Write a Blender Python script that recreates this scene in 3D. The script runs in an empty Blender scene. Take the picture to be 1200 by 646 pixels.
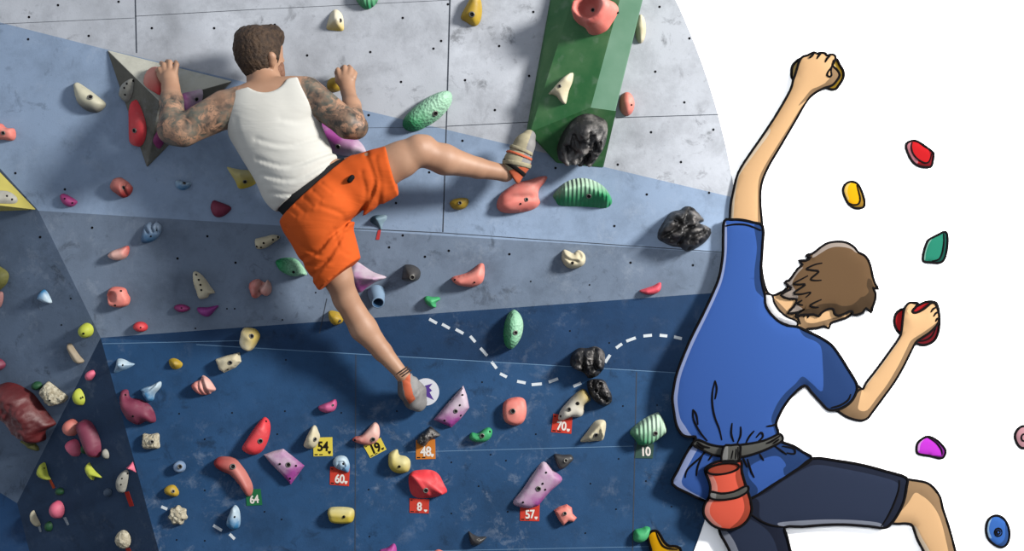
# Indoor bouldering wall with a climber, and beside it a white board carrying a relief picture of a climber.
import bpy, bmesh, math, random
import numpy as np
from mathutils import Vector, Matrix, noise
from mathutils.geometry import delaunay_2d_cdt
random.seed(7)
SC = bpy.context.scene
COL = SC.collection
CAMY, CAMZ = -6.2, 2.0
F = 250.0 * 6.0            # focal length in pixels (1200 px wide frame, 45 mm on 36 mm)
KL = 2.3                   # how strongly the room's lamps light a surface: paint = photo colour / KL

def lin1(c):
    c = c / 255.0
    return c / 12.92 if c <= 0.04045 else ((c + 0.055) / 1.055) ** 2.4
def C(r, g, b, k=None):
    k = k or KL
    return tuple(min(0.95, lin1(v) / k) for v in (r, g, b)) + (1.0,)

def P(px, py, Y):          # the point at depth Y seen at pixel (px, py)
    d = Y - CAMY
    return Vector(((px - 600) * d / F, Y, CAMZ - (py - 323) * d / F))
def ray(px, py):
    return Vector(((px - 600) / F, 1.0, -(py - 323) / F))
CAMP = Vector((0, CAMY, CAMZ))
class Plane:
    def __init__(self, *p3):
        a, b, c = [P(*p) for p in p3]
        n = (b - a).cross(c - a).normalized()
        if n.y > 0: n = -n
        self.n, self.o = n, a
        ux = Vector((1, 0, 0)); u = (ux - n * ux.dot(n)).normalized()
        self.u, self.v = u, n.cross(u).normalized()
        if self.v.z < 0: self.v = -self.v
    def hit(self, px, py, off=0.0):
        d = ray(px, py)
        t = (self.o + self.n * off - CAMP).dot(self.n) / d.dot(self.n)
        return CAMP + d * t
    def Y(self, px, py): return self.hit(px, py).y
    def uv(self, px, py):
        h = self.hit(px, py) - self.o
        return (h.dot(self.u), h.dot(self.v))
    def at(self, u, v, h=0.0):
        return self.o + self.u * u + self.v * v + self.n * h

def inpoly(pts, poly):
    pts = np.asarray(pts, float); poly = np.asarray(poly, float)
    x, y = pts[:, 0], pts[:, 1]; r = np.zeros(len(pts), bool)
    j = len(poly) - 1
    for i in range(len(poly)):
        xi, yi = poly[i]; xj, yj = poly[j]
        if yi != yj:
            c = ((yi > y) != (yj > y)) & (x < (xj - xi) * (y - yi) / (yj - yi) + xi)
            r ^= c
        j = i
    return r
def segdist(pts, poly, closed=True):
    pts = np.asarray(pts, float); poly = np.asarray(poly, float)
    best = np.full(len(pts), 1e9)
    n = len(poly)
    if n == 1: return np.linalg.norm(pts - poly[0], axis=1)
    for i in range(n if closed else n - 1):
        a, b = poly[i], poly[(i + 1) % n]
        ab = b - a; L = max(ab.dot(ab), 1e-12)
        t = np.clip(((pts - a) @ ab) / L, 0, 1)
        best = np.minimum(best, np.linalg.norm(pts - (a + t[:, None] * ab), axis=1))
    return best
def catmull(pts, n=5, closed=True):
    pts = [np.array(p, float) for p in pts]; out = []; m = len(pts)
    for i in range(m if closed else m - 1):
        if closed: p0, p1, p2, p3 = pts[i - 1], pts[i], pts[(i + 1) % m], pts[(i + 2) % m]
        else: p0, p1, p2, p3 = pts[max(i - 1, 0)], pts[i], pts[i + 1], pts[min(i + 2, m - 1)]
        for k in range(n):
            t = k / n
            out.append(0.5 * ((2 * p1) + (-p0 + p2) * t + (2 * p0 - 5 * p1 + 4 * p2 - p3) * t * t + (-p0 + 3 * p1 - 3 * p2 + p3) * t ** 3))
    if not closed: out.append(pts[-1])
    return [tuple(p) for p in out]
def dense(pts, step):
    out = []
    for i, a in enumerate(pts):
        b = pts[(i + 1) % len(pts)]
        n = max(1, int(math.hypot(b[0] - a[0], b[1] - a[1]) / step))
        for k in range(n): out.append((a[0] + (b[0] - a[0]) * k / n, a[1] + (b[1] - a[1]) * k / n))
    return out
def area(p):
    return 0.5 * sum(p[i][0] * p[(i + 1) % len(p)][1] - p[(i + 1) % len(p)][0] * p[i][1] for i in range(len(p)))

def fill(outline, step, extra=()):
    """Triangles of a closed outline (2D) with interior points on a hex grid; extra polylines are kept as edges."""
    o = np.array(outline)
    x0, y0 = o.min(0); x1, y1 = o.max(0)
    g = []; r = 0; y = y0
    while y < y1:
        x = x0 + (step / 2 if r % 2 else 0)
        while x < x1:
            g.append((x, y)); x += step
        y += step * 0.866; r += 1
    g = np.array(g) if g else np.zeros((0, 2))
    if len(g):
        k = inpoly(g, o) & (segdist(g, o) > step * 0.45)
        g = g[k]
    vs = [Vector(p) for p in outline]; es = [(i, (i + 1) % len(outline)) for i in range(len(outline))]
    for e in extra:
        b = len(vs); vs += [Vector(p) for p in e]
        es += [(b + i, b + (i + 1) % len(e)) for i in range(len(e))]
    vs += [Vector(p) for p in g]
    ov, oe, of, *_ = delaunay_2d_cdt(vs, es, [], 0, 1e-7)
    ov = np.array([(v[0], v[1]) for v in ov]); of = [tuple(f) for f in of]
    if len(of):
        cen = np.array([ov[list(f)].mean(0) for f in of])
        k = inpoly(cen, o)
        of = [f for f, q in zip(of, k) if q]
    return ov, of

# ---------------------------------------------------------------- materials
MATS = {}
def newmat(name):
    m = bpy.data.materials.new(name); m.use_nodes = True
    nt = m.node_tree; return m, nt, nt.nodes['Principled BSDF']
def mat(name, c, rough=0.7, c2=None, scale=9.0, amt=0.25, bump=0.0, bscale=60, pattern=None, spec=0.25, attr=False, metal=0, chalk=0.0, dark=0.0):
    """Paint or resin: c mottled by noise towards c2 (a chalked or worn tone); attr=True mixes c -> c2 by the mesh attribute 'mix'."""
    if name in MATS: return MATS[name]
    m, nt, b = newmat(name); N, L = nt.nodes, nt.links
    b.inputs['Roughness'].default_value = rough; b.inputs['Metallic'].default_value = metal
    b.inputs['Specular IOR Level'].default_value = spec
    tc = N.new('ShaderNodeTexCoord')
    def nz(sc, det=4):
        n = N.new('ShaderNodeTexNoise'); n.inputs['Scale'].default_value = sc; n.inputs['Detail'].default_value = det
        L.new(tc.outputs['Object'], n.inputs['Vector']); return n.outputs['Fac']
    def ramp(src, a, bb):
        r = N.new('ShaderNodeMapRange'); r.inputs[1].default_value = a; r.inputs[2].default_value = bb
        L.new(src, r.inputs[0]); return r.outputs[0]
    def mul(src, k):
        r = N.new('ShaderNodeMath'); r.operation = 'MULTIPLY'; r.inputs[1].default_value = k; L.new(src, r.inputs[0]); return r.outputs[0]
    def mixc(fac, ca, cb):
        x = N.new('ShaderNodeMix'); x.data_type = 'RGBA'
        L.new(fac, x.inputs[0])
        for k, s in ((6, ca), (7, cb)):
            if isinstance(s, tuple): x.inputs[k].default_value = s
            else: L.new(s, x.inputs[k])
        return x.outputs[2]
    cur = c
    if attr:
        a = N.new('ShaderNodeAttribute'); a.attribute_name = 'mix'
        ad = N.new('ShaderNodeMath'); ad.operation = 'ADD'
        n1 = N.new('ShaderNodeMapRange'); n1.inputs[1].default_value = 0.3; n1.inputs[2].default_value = 0.7; n1.inputs[3].default_value = -amt; n1.inputs[4].default_value = amt
        L.new(nz(scale), n1.inputs[0]); L.new(a.outputs['Fac'], ad.inputs[0]); L.new(n1.outputs[0], ad.inputs[1]); ad.use_clamp = True
        cur = mixc(ad.outputs[0], c, c2)
    elif c2 is not None:
        cur = mixc(mul(ramp(nz(scale), 0.35, 0.7), min(1, amt * 2)), c, c2)
    if chalk > 0:
        cur = mixc(mul(ramp(nz(scale * 2.3, 6), 0.56, 0.72), chalk), cur, C(225, 225, 222))
    if dark > 0:
        cur = mixc(mul(ramp(nz(scale * 1.7, 6), 0.55, 0.75), dark), cur, C(40, 40, 42))
    if isinstance(cur, tuple): b.inputs['Base Color'].default_value = cur
    else: L.new(cur, b.inputs['Base Color'])
    if bump > 0 or pattern:
        bp = N.new('ShaderNodeBump'); bp.inputs['Strength'].default_value = bump or 0.6; bp.inputs['Distance'].default_value = 0.01
        if pattern == 'scales':
            v = N.new('ShaderNodeTexVoronoi'); v.inputs['Scale'].default_value = bscale; L.new(tc.outputs['Object'], v.inputs['Vector']); src = v.outputs['Distance']
        elif pattern == 'ribs':
            v = N.new('ShaderNodeTexWave'); v.inputs['Scale'].default_value = bscale; L.new(tc.outputs['Object'], v.inputs['Vector']); src = v.outputs['Fac']
        else: src = nz(bscale, 3)
        L.new(src, bp.inputs['Height']); L.new(bp.outputs[0], b.inputs['Normal'])
    MATS[name] = m; return m

def wallmat(name, c, scuff, chalk, s1=1.0, s2=1.0, chalkcol=(205, 215, 228)):
    """Painted plywood with dark shoe scuffs and chalk dust."""
    m, nt, b = newmat(name); N, L = nt.nodes, nt.links
    b.inputs['Roughness'].default_value = 0.75; b.inputs['Specular IOR Level'].default_value = 0.15
    tc = N.new('ShaderNodeTexCoord')
    def nz(sc, det, rough=0.6, dist=0.0, off=0):
        mp = N.new('ShaderNodeMapping'); mp.inputs['Location'].default_value = (off, off * 0.7, off * 1.3); L.new(tc.outputs['Object'], mp.inputs[0])
        n = N.new('ShaderNodeTexNoise'); n.inputs['Scale'].default_value = sc; n.inputs['Detail'].default_value = det
        n.inputs['Roughness'].default_value = rough; n.inputs['Distortion'].default_value = dist
        L.new(mp.outputs[0], n.inputs['Vector']); return n.outputs['Fac']
    def rng(s, a, bb, lo=0, hi=1):
        r = N.new('ShaderNodeMapRange'); r.inputs[1].default_value = a; r.inputs[2].default_value = bb; r.inputs[3].default_value = lo; r.inputs[4].default_value = hi
        L.new(s, r.inputs[0]); return r.outputs[0]
    def mm(a, bb):
        r = N.new('ShaderNodeMath'); r.operation = 'MULTIPLY'; L.new(a, r.inputs[0])
        if isinstance(bb, float): r.inputs[1].default_value = bb
        else: L.new(bb, r.inputs[1])
        return r.outputs[0]
    def mixc(f, ca, cb):
        x = N.new('ShaderNodeMix'); x.data_type = 'RGBA'; L.new(f, x.inputs[0])
        for k, s in ((6, ca), (7, cb)):
            if isinstance(s, tuple): x.inputs[k].default_value = s
            else: L.new(s, x.inputs[k])
        return x.outputs[2]
    d = tuple(v * 0.55 for v in c[:3]) + (1,)
    l = tuple(min(0.9, v * 1.28 + 0.004) for v in c[:3]) + (1,)
    cur = mixc(rng(nz(1.6, 6), 0.35, 0.68), d if scuff > 0.7 else tuple(v * 0.8 for v in c[:3]) + (1,), l)
    cur = mixc(rng(nz(3.2, 8, 0.7, 0.0, 3.1), 0.35, 0.65), cur, c)
    cur = mixc(mm(rng(nz(5.5, 7, 0.72, 0.2, 21.0), 0.48, 0.68), .25 + .3 * min(scuff, 1)), cur, d)
    cur = mixc(mm(rng(nz(38, 4, 0.6, 0.3, 31.0), 0.62, 0.72), .45 * min(scuff, 1)), cur, d)
    sc = mm(rng(nz(9 * s1, 8, 0.7, 0.5, 5.5), 0.56, 0.66), rng(nz(2.4, 3, 0.5, 0, 8.2), 0.42, 0.58))
    cur = mixc(mm(sc, scuff * 0.75), cur, tuple(v * 0.33 for v in c[:3]) + (1,))
    ch = mm(rng(nz(8 * s2, 10, 0.78, 0.35, 11.3), 0.53, 0.74), rng(nz(2.1, 3, 0.5, 0, 14.7), 0.40, 0.60))
    cur = mixc(mm(ch, chalk), cur, C(*chalkcol))
    L.new(cur, b.inputs['Base Color'])
    bp = N.new('ShaderNodeBump'); bp.inputs['Strength'].default_value = 0.12; bp.inputs['Distance'].default_value = 0.004
    L.new(nz(140, 2), bp.inputs['Height']); L.new(bp.outputs[0], b.inputs['Normal'])
    return m
def flat(name, c, rough=0.9):
    if name in MATS: return MATS[name]
    m, nt, b = newmat(name); b.inputs['Base Color'].default_value = c; b.inputs['Roughness'].default_value = rough
    b.inputs['Specular IOR Level'].default_value = 0.05; MATS[name] = m; return m

# ---------------------------------------------------------------- objects
def mk(name, verts, faces, mats, fm=None, parent=None, smooth=True, attrs=None):
    me = bpy.data.meshes.new(name)
    me.from_pydata([tuple(v) for v in verts], [], [tuple(int(i) for i in f) for f in faces])
    for m in (mats if isinstance(mats, (list, tuple)) else [mats]): me.materials.append(m)
    if fm is not None: me.polygons.foreach_set('material_index', np.array(fm, dtype=np.int32))
    if smooth is True: me.polygons.foreach_set('use_smooth', [True] * len(me.polygons))
    elif smooth: me.polygons.foreach_set('use_smooth', [bool(s) for s in smooth])
    for k, v in (attrs or {}).items():
        a = me.attributes.new(k, 'FLOAT', 'POINT'); a.data.foreach_set('value', np.array(v, dtype=np.float32))
    me.update()
    o = bpy.data.objects.new(name, me); COL.objects.link(o)
    if parent is not None: o.parent = parent
    return o
def tag(o, label, cat, group=None, kind=None):
    o['label'] = label; o['category'] = cat
    if group: o['group'] = group
    if kind: o['kind'] = kind
    return o
def rebase(o, p):
    """Put a top-level mesh object's origin at p without moving its shape."""
    o.data.transform(Matrix.Translation(-Vector(p))); o.location = p
def tube_geo(pts, r, sides=6, closed=False, V=None, Fc=None):
    V = [] if V is None else V; Fc = [] if Fc is None else Fc
    pts = [Vector(p) for p in pts]; n = len(pts); b = len(V)
    for i, p in enumerate(pts):
        a = pts[i - 1] if (i > 0 or closed) else pts[i]; c = pts[(i + 1) % n] if (i < n - 1 or closed) else pts[i]
        t = (c - a).normalized() if (c - a).length > 1e-9 else Vector((1, 0, 0))
        e1 = t.cross(Vector((0, 1, 0)));
        if e1.length < 1e-4: e1 = t.cross(Vector((0, 0, 1)))
        e1.normalize(); e2 = t.cross(e1).normalized()
        rr = r[i] if isinstance(r, (list, tuple)) else r
        for k in range(sides):
            q = 2 * math.pi * k / sides
            V.append(p + (e1 * math.cos(q) + e2 * math.sin(q)) * rr)
    for i in range(n if closed else n - 1):
        j = (i + 1) % n
        for k in range(sides):
            k2 = (k + 1) % sides
            Fc.append((b + i * sides + k, b + i * sides + k2, b + j * sides + k2, b + j * sides + k))
    if not closed:
        Fc.append(tuple(b + k for k in range(sides))[::-1]); Fc.append(tuple(b + (n - 1) * sides + k for k in range(sides)))
    return V, Fc
# ---------------------------------------------------------------- the climbing wall: planar facets meeting at creases
def arc(y): return 57 + math.sqrt(813.0 ** 2 - (y - 348.0) ** 2)
def arcpts(y0, y1, n=24): return [(arc(y0 + (y1 - y0) * i / n), y0 + (y1 - y0) * i / n) for i in range(n + 1)]
PU = Plane((0, 0, -.2), (800, 0, -.2), (400, 250, -.2))
PB = Plane((45, 247, -.2), (867, 298, -.2), (118, 396, -.135))
PS = Plane((118, 396, -.135), (870, 341, PB.Y(870, 341)), (864, 441, -.14))
PL = Plane((118, 396, -.135), (864, 441, -.14), (808, 660, -.19))
PG = Plane((45, 247, -.2), (118, 396, -.135), (-25, 170, -.2))
YG = PG.Y(20, 590)
PD = Plane((118, 396, -.135), (190, 660, PL.Y(190, 660)), (20, 590, YG))
PK = Plane((20, 590, YG), (38, 660, PD.Y(38, 660)), (-25, 562, PG.Y(-25, 562)))
WHITE = wallmat('white_plywood', C(196, 201, 210), 1.0, 0.25)
BLUE = wallmat('pale_blue_plywood', C(146, 167, 195), 0.6, 0.3)
GREY = wallmat('blue_grey_plywood', C(122, 138, 160), 0.9, 0.25)
NAVY_SHADE = wallmat('shaded_navy_plywood', C(30, 66, 106), 0.8, 0.22)  # for the strip facing down: its shade is put into the navy
NAVY = wallmat('navy_plywood', C(37, 79, 122), 0.9, 0.34)
DGREY = wallmat('slate_plywood', C(104, 122, 146), 0.9, 0.25)
DNAVY = wallmat('deep_navy_plywood', C(44, 68, 98), 0.6, 0.15)
KBLUE = wallmat('deep_blue_plywood', C(28, 66, 108), 0.5, 0.1)
SEAM = flat('panel_joint', C(70, 76, 86)); HOLE = flat('bolt_hole_black', C(22, 22, 26)); DASHP = flat('white_line_paint', C(226, 234, 240)); CHALKL = flat('pale_joint', C(112, 146, 180))
FACETS = [
    (PU, WHITE, [(-25, -25)] + arcpts(-25, 232) + [(125, 58), (-25, 20)]),
    (PU, BLUE, [(-25, 20), (125, 58)] + arcpts(232, 298, 8) + [(45, 247), (-25, 170)]),
    (PB, GREY, [(45, 247)] + arcpts(298, 341, 6) + [(118, 396)]),
    (PS, NAVY_SHADE, [(118, 396)] + arcpts(341, 441, 12)),
    (PL, NAVY, [(118, 396)] + arcpts(441, 840, 40) + [(239, 840)]),
    (PG, DGREY, [(-25, 170), (45, 247), (118, 396), (20, 590), (-25, 562)]),
    (PD, DNAVY, [(118, 396), (239, 840), (84, 840), (20, 590)]),
    (PK, KBLUE, [(-25, 562), (20, 590), (84, 840), (-25, 840)]),
]
def wallplane(px, py):
    for p, m, poly in FACETS:
        if inpoly([(px, py)], poly)[0]: return p
    best = min(FACETS, key=lambda f: segdist([(px, py)], f[2])[0])
    return best[0]
WV, WF, WM = [], [], []
WMATS = []
def wm(m):
    if m not in WMATS: WMATS.append(m)
    return WMATS.index(m)
for p, m, poly in FACETS:
    ov, of = fill(poly, 60)
    b = len(WV); WV += [p.hit(x, y) for x, y in ov]; WF += [tuple(b + i for i in f) for f in of]; WM += [wm(m)] * len(of)
# thickness: the panels' outer edge along the curve returns to the framing
edge = arcpts(-25, 840, 100); b = len(WV)
for x, y in edge:
    f = wallplane(x - 1.5, y).hit(x, y); WV += [f, f + Vector((0, .10, 0))]
for i in range(len(edge) - 1):
    WF.append((b + 2 * i, b + 2 * i + 1, b + 2 * i + 3, b + 2 * i + 2)); WM.append(wm(WHITE))
def strip(a, c, w, m):
    """a thin joint, paint line or mark on the wall, w pixels wide"""
    n = max(1, int(math.hypot(c[0] - a[0], c[1] - a[1]) / 30)); dx, dy = c[0] - a[0], c[1] - a[1]; L = math.hypot(dx, dy); nx, ny = -dy / L * w / 2, dx / L * w / 2
    for i in range(n):
        p0 = (a[0] + dx * i / n, a[1] + dy * i / n); p1 = (a[0] + dx * (i + 1) / n, a[1] + dy * (i + 1) / n)
        pl = wallplane((p0[0] + p1[0]) / 2, (p0[1] + p1[1]) / 2); b = len(WV)
        WV.extend([pl.hit(p0[0] + nx, p0[1] + ny, .0006), pl.hit(p1[0] + nx, p1[1] + ny, .0006), pl.hit(p1[0] - nx, p1[1] - ny, .0006), pl.hit(p0[0] - nx, p0[1] - ny, .0006)])
        WF.append((b, b + 1, b + 2, b + 3)); WM.append(wm(m))
for a, c, w, m in [((158, -25), (160, 62), 1.5, SEAM), ((528, -25), (524, 120), 1.6, SEAM), ((524, 120), (519, 272), 1.4, SEAM), ((-20, 29), (158, 21), .5, SEAM),
                   ((158, 19), (300, 11), .6, SEAM), ((300, 11), (528, 0), .5, SEAM), ((524, 148), (642, 142), .8, SEAM), ((722, 138), (850, 134), .8, SEAM),
                   ((400, 150), (524, 149), .4, SEAM), ((415, 268), (519, 273), 1.0, SEAM), ((519, 273), (866, 297), .9, SEAM), ((383, 350), (372, 402), 1.0, SEAM), ((417, 416), (416, 660), .9, SEAM),
                   ((746, 436), (741, 660), 1.1, SEAM), ((478, 530), (742, 523), .7, CHALKL), ((400, 648), (800, 640), .6, CHALKL), ((120, 403), (300, 399), .8, CHALKL), ((230, 404), (860, 441), .8, CHALKL)]:
    strip(a, c, w, m)
for a, c in [((503, 374), (512, 379)), ((518, 380), (527, 385)), ((534, 386), (543, 391)), ((551, 394), (557, 401)), ((563, 408), (571, 417)), ((576, 424), (582, 432)), ((586, 438), (594, 442)),
             ((606, 447), (616, 449)), ((623, 451), (635, 450)), ((643, 448), (654, 444)), ((672, 453), (681, 449)), ((709, 425), (715, 416)), ((722, 408), (729, 403)), ((734, 400), (745, 396)),
             ((754, 394), (764, 393)), ((773, 393), (782, 394)), ((790, 395), (799, 397)), ((250, 616), (260, 622)), ((269, 626), (275, 632)), ((189, 594), (196, 597))]:
    strip(a, c, 3.4, DASHP)
HOLES = [(68,6),(139,2),(34,20),(104,42),(251,33),(322,29),(360,65),(434,61),(470,96),(508,57),(517,48),(472,21),(525,5),(585,54),(545,94),(580,129),(178,33),(625,14),(659,51),(620,89),(768,84),(773,8),(808,45),(802,120),(763,155),(836,152),(149,67),
         (432,135),(542,165),(503,202),(464,238),(472,276),(456,290),(498,301),(526,294),(597,298),(724,193),(798,190),(831,226),(651,197),(758,228),(720,265),(739,308),(812,311),(18,203),(76,222),(108,267),(47,278),(243,277),(208,303),(276,308),(275,362),(331,375),(370,343),(266,362),(229,385),(83,350),(72,381),(622,330),(691,334),
         (335,422),(334,482),(272,484),(400,484),(465,482),(565,448),(730,476),(714,402),(668,388),(325,509),(240,515),(240,575),(432,574),(561,570),(628,509),(575,533),(593,540),(529,542),(692,567),(757,564),(787,594),(722,597),(595,600),(686,625),(725,538),(529,602),(433,629),(330,609),(207,633),(310,600),(240,634),(770,475),(210,485),(33,46)]
for x, y in HOLES:
    pl = wallplane(x, y); r = (1.5 if y < 320 else 1.0); b = len(WV)
    WV += [pl.hit(x + r * math.cos(k * math.pi / 5), y + r * math.sin(k * math.pi / 5), .0009) for k in range(10)]; WF.append(tuple(range(b, b + 10))); WM.append(wm(HOLE))
w = mk('wall_back', WV, WF, WMATS, WM, smooth=False); tag(w, 'faceted plywood climbing wall painted white, pale blue, grey and navy', 'wall', kind='structure')
# white board right of the curved edge
BOARD = flat('white_board_paint', (0.93, 0.93, 0.93, 1), 0.95)
BY = -.193
bp = [(x, y) for x, y in arcpts(-60, 840, 100)] + [(1330, 840), (1330, -60)]
ov, of = fill(bp, 80); V = [P(x, y, BY) for x, y in ov]; Fc = list(of); b = len(V); n = len(bp)
for x, y in bp: p = P(x, y, BY); V += [p, p + Vector((0, .09, 0))]
for i in range(n): j = (i + 1) % n; Fc.append((b + 2 * i, b + 2 * i + 1, b + 2 * j + 1, b + 2 * j))
b = len(V); V += [P(x, y, BY - .0008) for x, y in [(1055.5,538), (1057.5,539.5), (1063,534), (1061,532.5)]]; Fc.append((b, b + 1, b + 2, b + 3))
w = mk('wall_right', V, Fc, [BOARD, flat('pale_dash_paint', C(206, 220, 226), .9)], [0] * (len(Fc) - 1) + [1], smooth=False); tag(w, 'plain white board beside the curved edge of the climbing wall', 'wall', kind='structure')

# padded floor in front of the wall
fm_ = mat('crash_mat_vinyl', C(120, 126, 136), .7, C(104, 110, 122), 3, .3)
w = mk('floor', [(-3.4, -6.9, 0), (3.6, -6.9, 0), (3.6, .6, 0), (-3.4, .6, 0), (-3.4, -6.9, -.3), (3.6, -6.9, -.3), (3.6, .6, -.3), (-3.4, .6, -.3)], [(0, 1, 2, 3), (0, 4, 5, 1), (1, 5, 6, 2), (2, 6, 7, 3), (3, 7, 4, 0)], fm_, smooth=False)
tag(w, 'grey padded crash mat floor below the climbing wall', 'floor', kind='structure')
# ---------------------------------------------------------------- wooden volumes screwed to the wall
def volume(name, corners, faces, m, fm=None, label='', edges=None):
    o = mk(name, corners, faces, m, fm, smooth=False); tag(o, label, 'climbing volume')
    bv = o.modifiers.new('b', 'BEVEL'); bv.width = .004; bv.segments = 2; return o
def W3(px, py, h): pl = wallplane(px, py); return pl.hit(px, py, h)
CONC = wallmat('pale_concrete_paint', C(196, 196, 184), 0.6, 0.3); CONC_SHADE = wallmat('shaded_concrete_paint', C(120, 118, 108), 0.8, 0.2)  # second tone: shade of the pyramid's lower faces put into the colour
tA, tB, tC = P(125, 58, -.203), P(273, 95, -.203), P(172, 197, -.203); tT = P(187, 119, -.36)
volume('climbing_volume', [tA, tB, tC, tT], [(0, 3, 1), (0, 2, 3), (2, 1, 3), (0, 1, 2)], [CONC, CONC_SHADE], [0, 1, 1, 1], 'grey three-sided pyramid volume under the climber\'s left hand')
def plane3(a, b, c):
    p = Plane.__new__(Plane); n = (b - a).cross(c - a).normalized(); n = -n if n.y > 0 else n
    p.n, p.o = n, a; ux = Vector((1, 0, 0)); p.u = (ux - n * ux.dot(n)).normalized(); p.v = n.cross(p.u).normalized(); p.v = -p.v if p.v.z < 0 else p.v
    return p
VT_TOP, VT_L, VT_R = plane3(tA, tT, tB), plane3(tA, tC, tT), plane3(tC, tB, tT)
# green prism: sloping front, pale right flank, steep underside
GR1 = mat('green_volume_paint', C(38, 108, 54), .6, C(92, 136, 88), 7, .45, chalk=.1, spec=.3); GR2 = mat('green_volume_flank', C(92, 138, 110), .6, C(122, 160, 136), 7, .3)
g = dict(a=P(683, -40, -.36), b=P(737, -40, -.40), c=P(766, -40, -.204), d=P(621, 156, -.29), e=P(692, 127, -.42), f=P(721, 131, -.38), h=P(707, 196, -.204), i=P(652, 182, -.204), j=P(652, -40, -.204), k=P(617, 153, -.204), l=P(727, 118, -.204))
VG_U = plane3(g['d'], g['f'], g['h'])
g['e'] = VG_U.hit(692, 127)          # the sawn underside is one plane
for _py in range(1500, 2100):
    if VG_U.Y(652, _py / 10) > -.204: g['i'] = VG_U.hit(652, _py / 10); break
VG_F = plane3(g['d'], g['e'], g['b']); g['a'] = VG_F.hit(683, -40)
g['m'] = plane3(g['b'], g['e'], g['f']).hit(763, -40); g['c'] = P(757, -40, -.204)
GV = [g[k] for k in 'abcdefhijkm']; ix = {k: n for n, k in enumerate('abcdefhijkm')}
GF = [[ix[c] for c in s] for s in ('adeb', 'befm', 'mfc', 'fhc', 'defhi', 'dik', 'jkd', 'jda', 'abmcj')]
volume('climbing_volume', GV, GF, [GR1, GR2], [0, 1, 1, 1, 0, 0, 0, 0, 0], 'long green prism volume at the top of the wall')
YELV = mat('yellow_volume_paint', C(196, 184, 92), .7, C(160, 150, 80), 5, .3)
q = [P(-8, 190, -.17), P(43, 246, -.203), P(-10, 249, -.17), P(-12, 236, -.36), P(-40, 220, -.1)]
volume('climbing_volume', [P(-30, 170, -.203), P(43, 246, -.203), P(-30, 249, -.14), P(-26, 238, -.36)], [(0, 3, 1), (1, 3, 2), (0, 2, 3), (0, 1, 2)], YELV, None, 'yellow triangular volume at the left edge of the wall')
VY = plane3(P(-30, 170, -.203), P(43, 246, -.203), P(-26, 238, -.36))
# ---------------------------------------------------------------- climbing holds
BOLTM = mat('bolt_steel', C(120, 118, 112), .45, spec=.5, metal=.4); BOLTD = flat('bolt_socket_black', C(24, 22, 24), .6)
def make_bolts(parent, pts):
    """pts: (point, normal, radius, ring?) -> each bolt its own child"""
    for p, n, r, ring in pts:
        n = n.normalized(); e1 = n.cross(Vector((0, 0, 1))).normalized(); e2 = n.cross(e1); V, Fc, M = [], [], []
        K = 12
        prof = ([(1.5, -.004, 0), (1.45, .0025, 0), (1.0, .003, 0), (.9, .0012, 1)] if ring else [(1.15, -.003, 1), (1.0, .0016, 1)])
        for rr, h, _ in prof:
            V += [p + n * h + (e1 * math.cos(2 * math.pi * k / K) + e2 * math.sin(2 * math.pi * k / K)) * r * rr for k in range(K)]
        for s in range(len(prof) - 1):
            for k in range(K):
                Fc.append((s * K + k, s * K + (k + 1) % K, (s + 1) * K + (k + 1) % K, (s + 1) * K + k)); M.append(prof[s + 1][2])
        Fc.append(tuple((len(prof) - 1) * K + k for k in range(K))); M.append(1)
        V = [v - parent.location for v in V]
        mk('bolt' if ring else 'screw_hole', V, Fc, [BOLTM, BOLTD], M, parent)
def ell(cx, cy, rx, ry, rot=0, n=14, wob=0.0, k=0):
    a = math.radians(rot); out = []
    for i in range(n):
        t = 2 * math.pi * i / n; w = 1 + wob * math.sin(k * t + 1)
        x, y = rx * math.cos(t) * w, ry * math.sin(t) * w
        out.append((cx + x * math.cos(a) - y * math.sin(a), cy + x * math.sin(a) + y * math.cos(a)))
    return out
HOLDS = []
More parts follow.
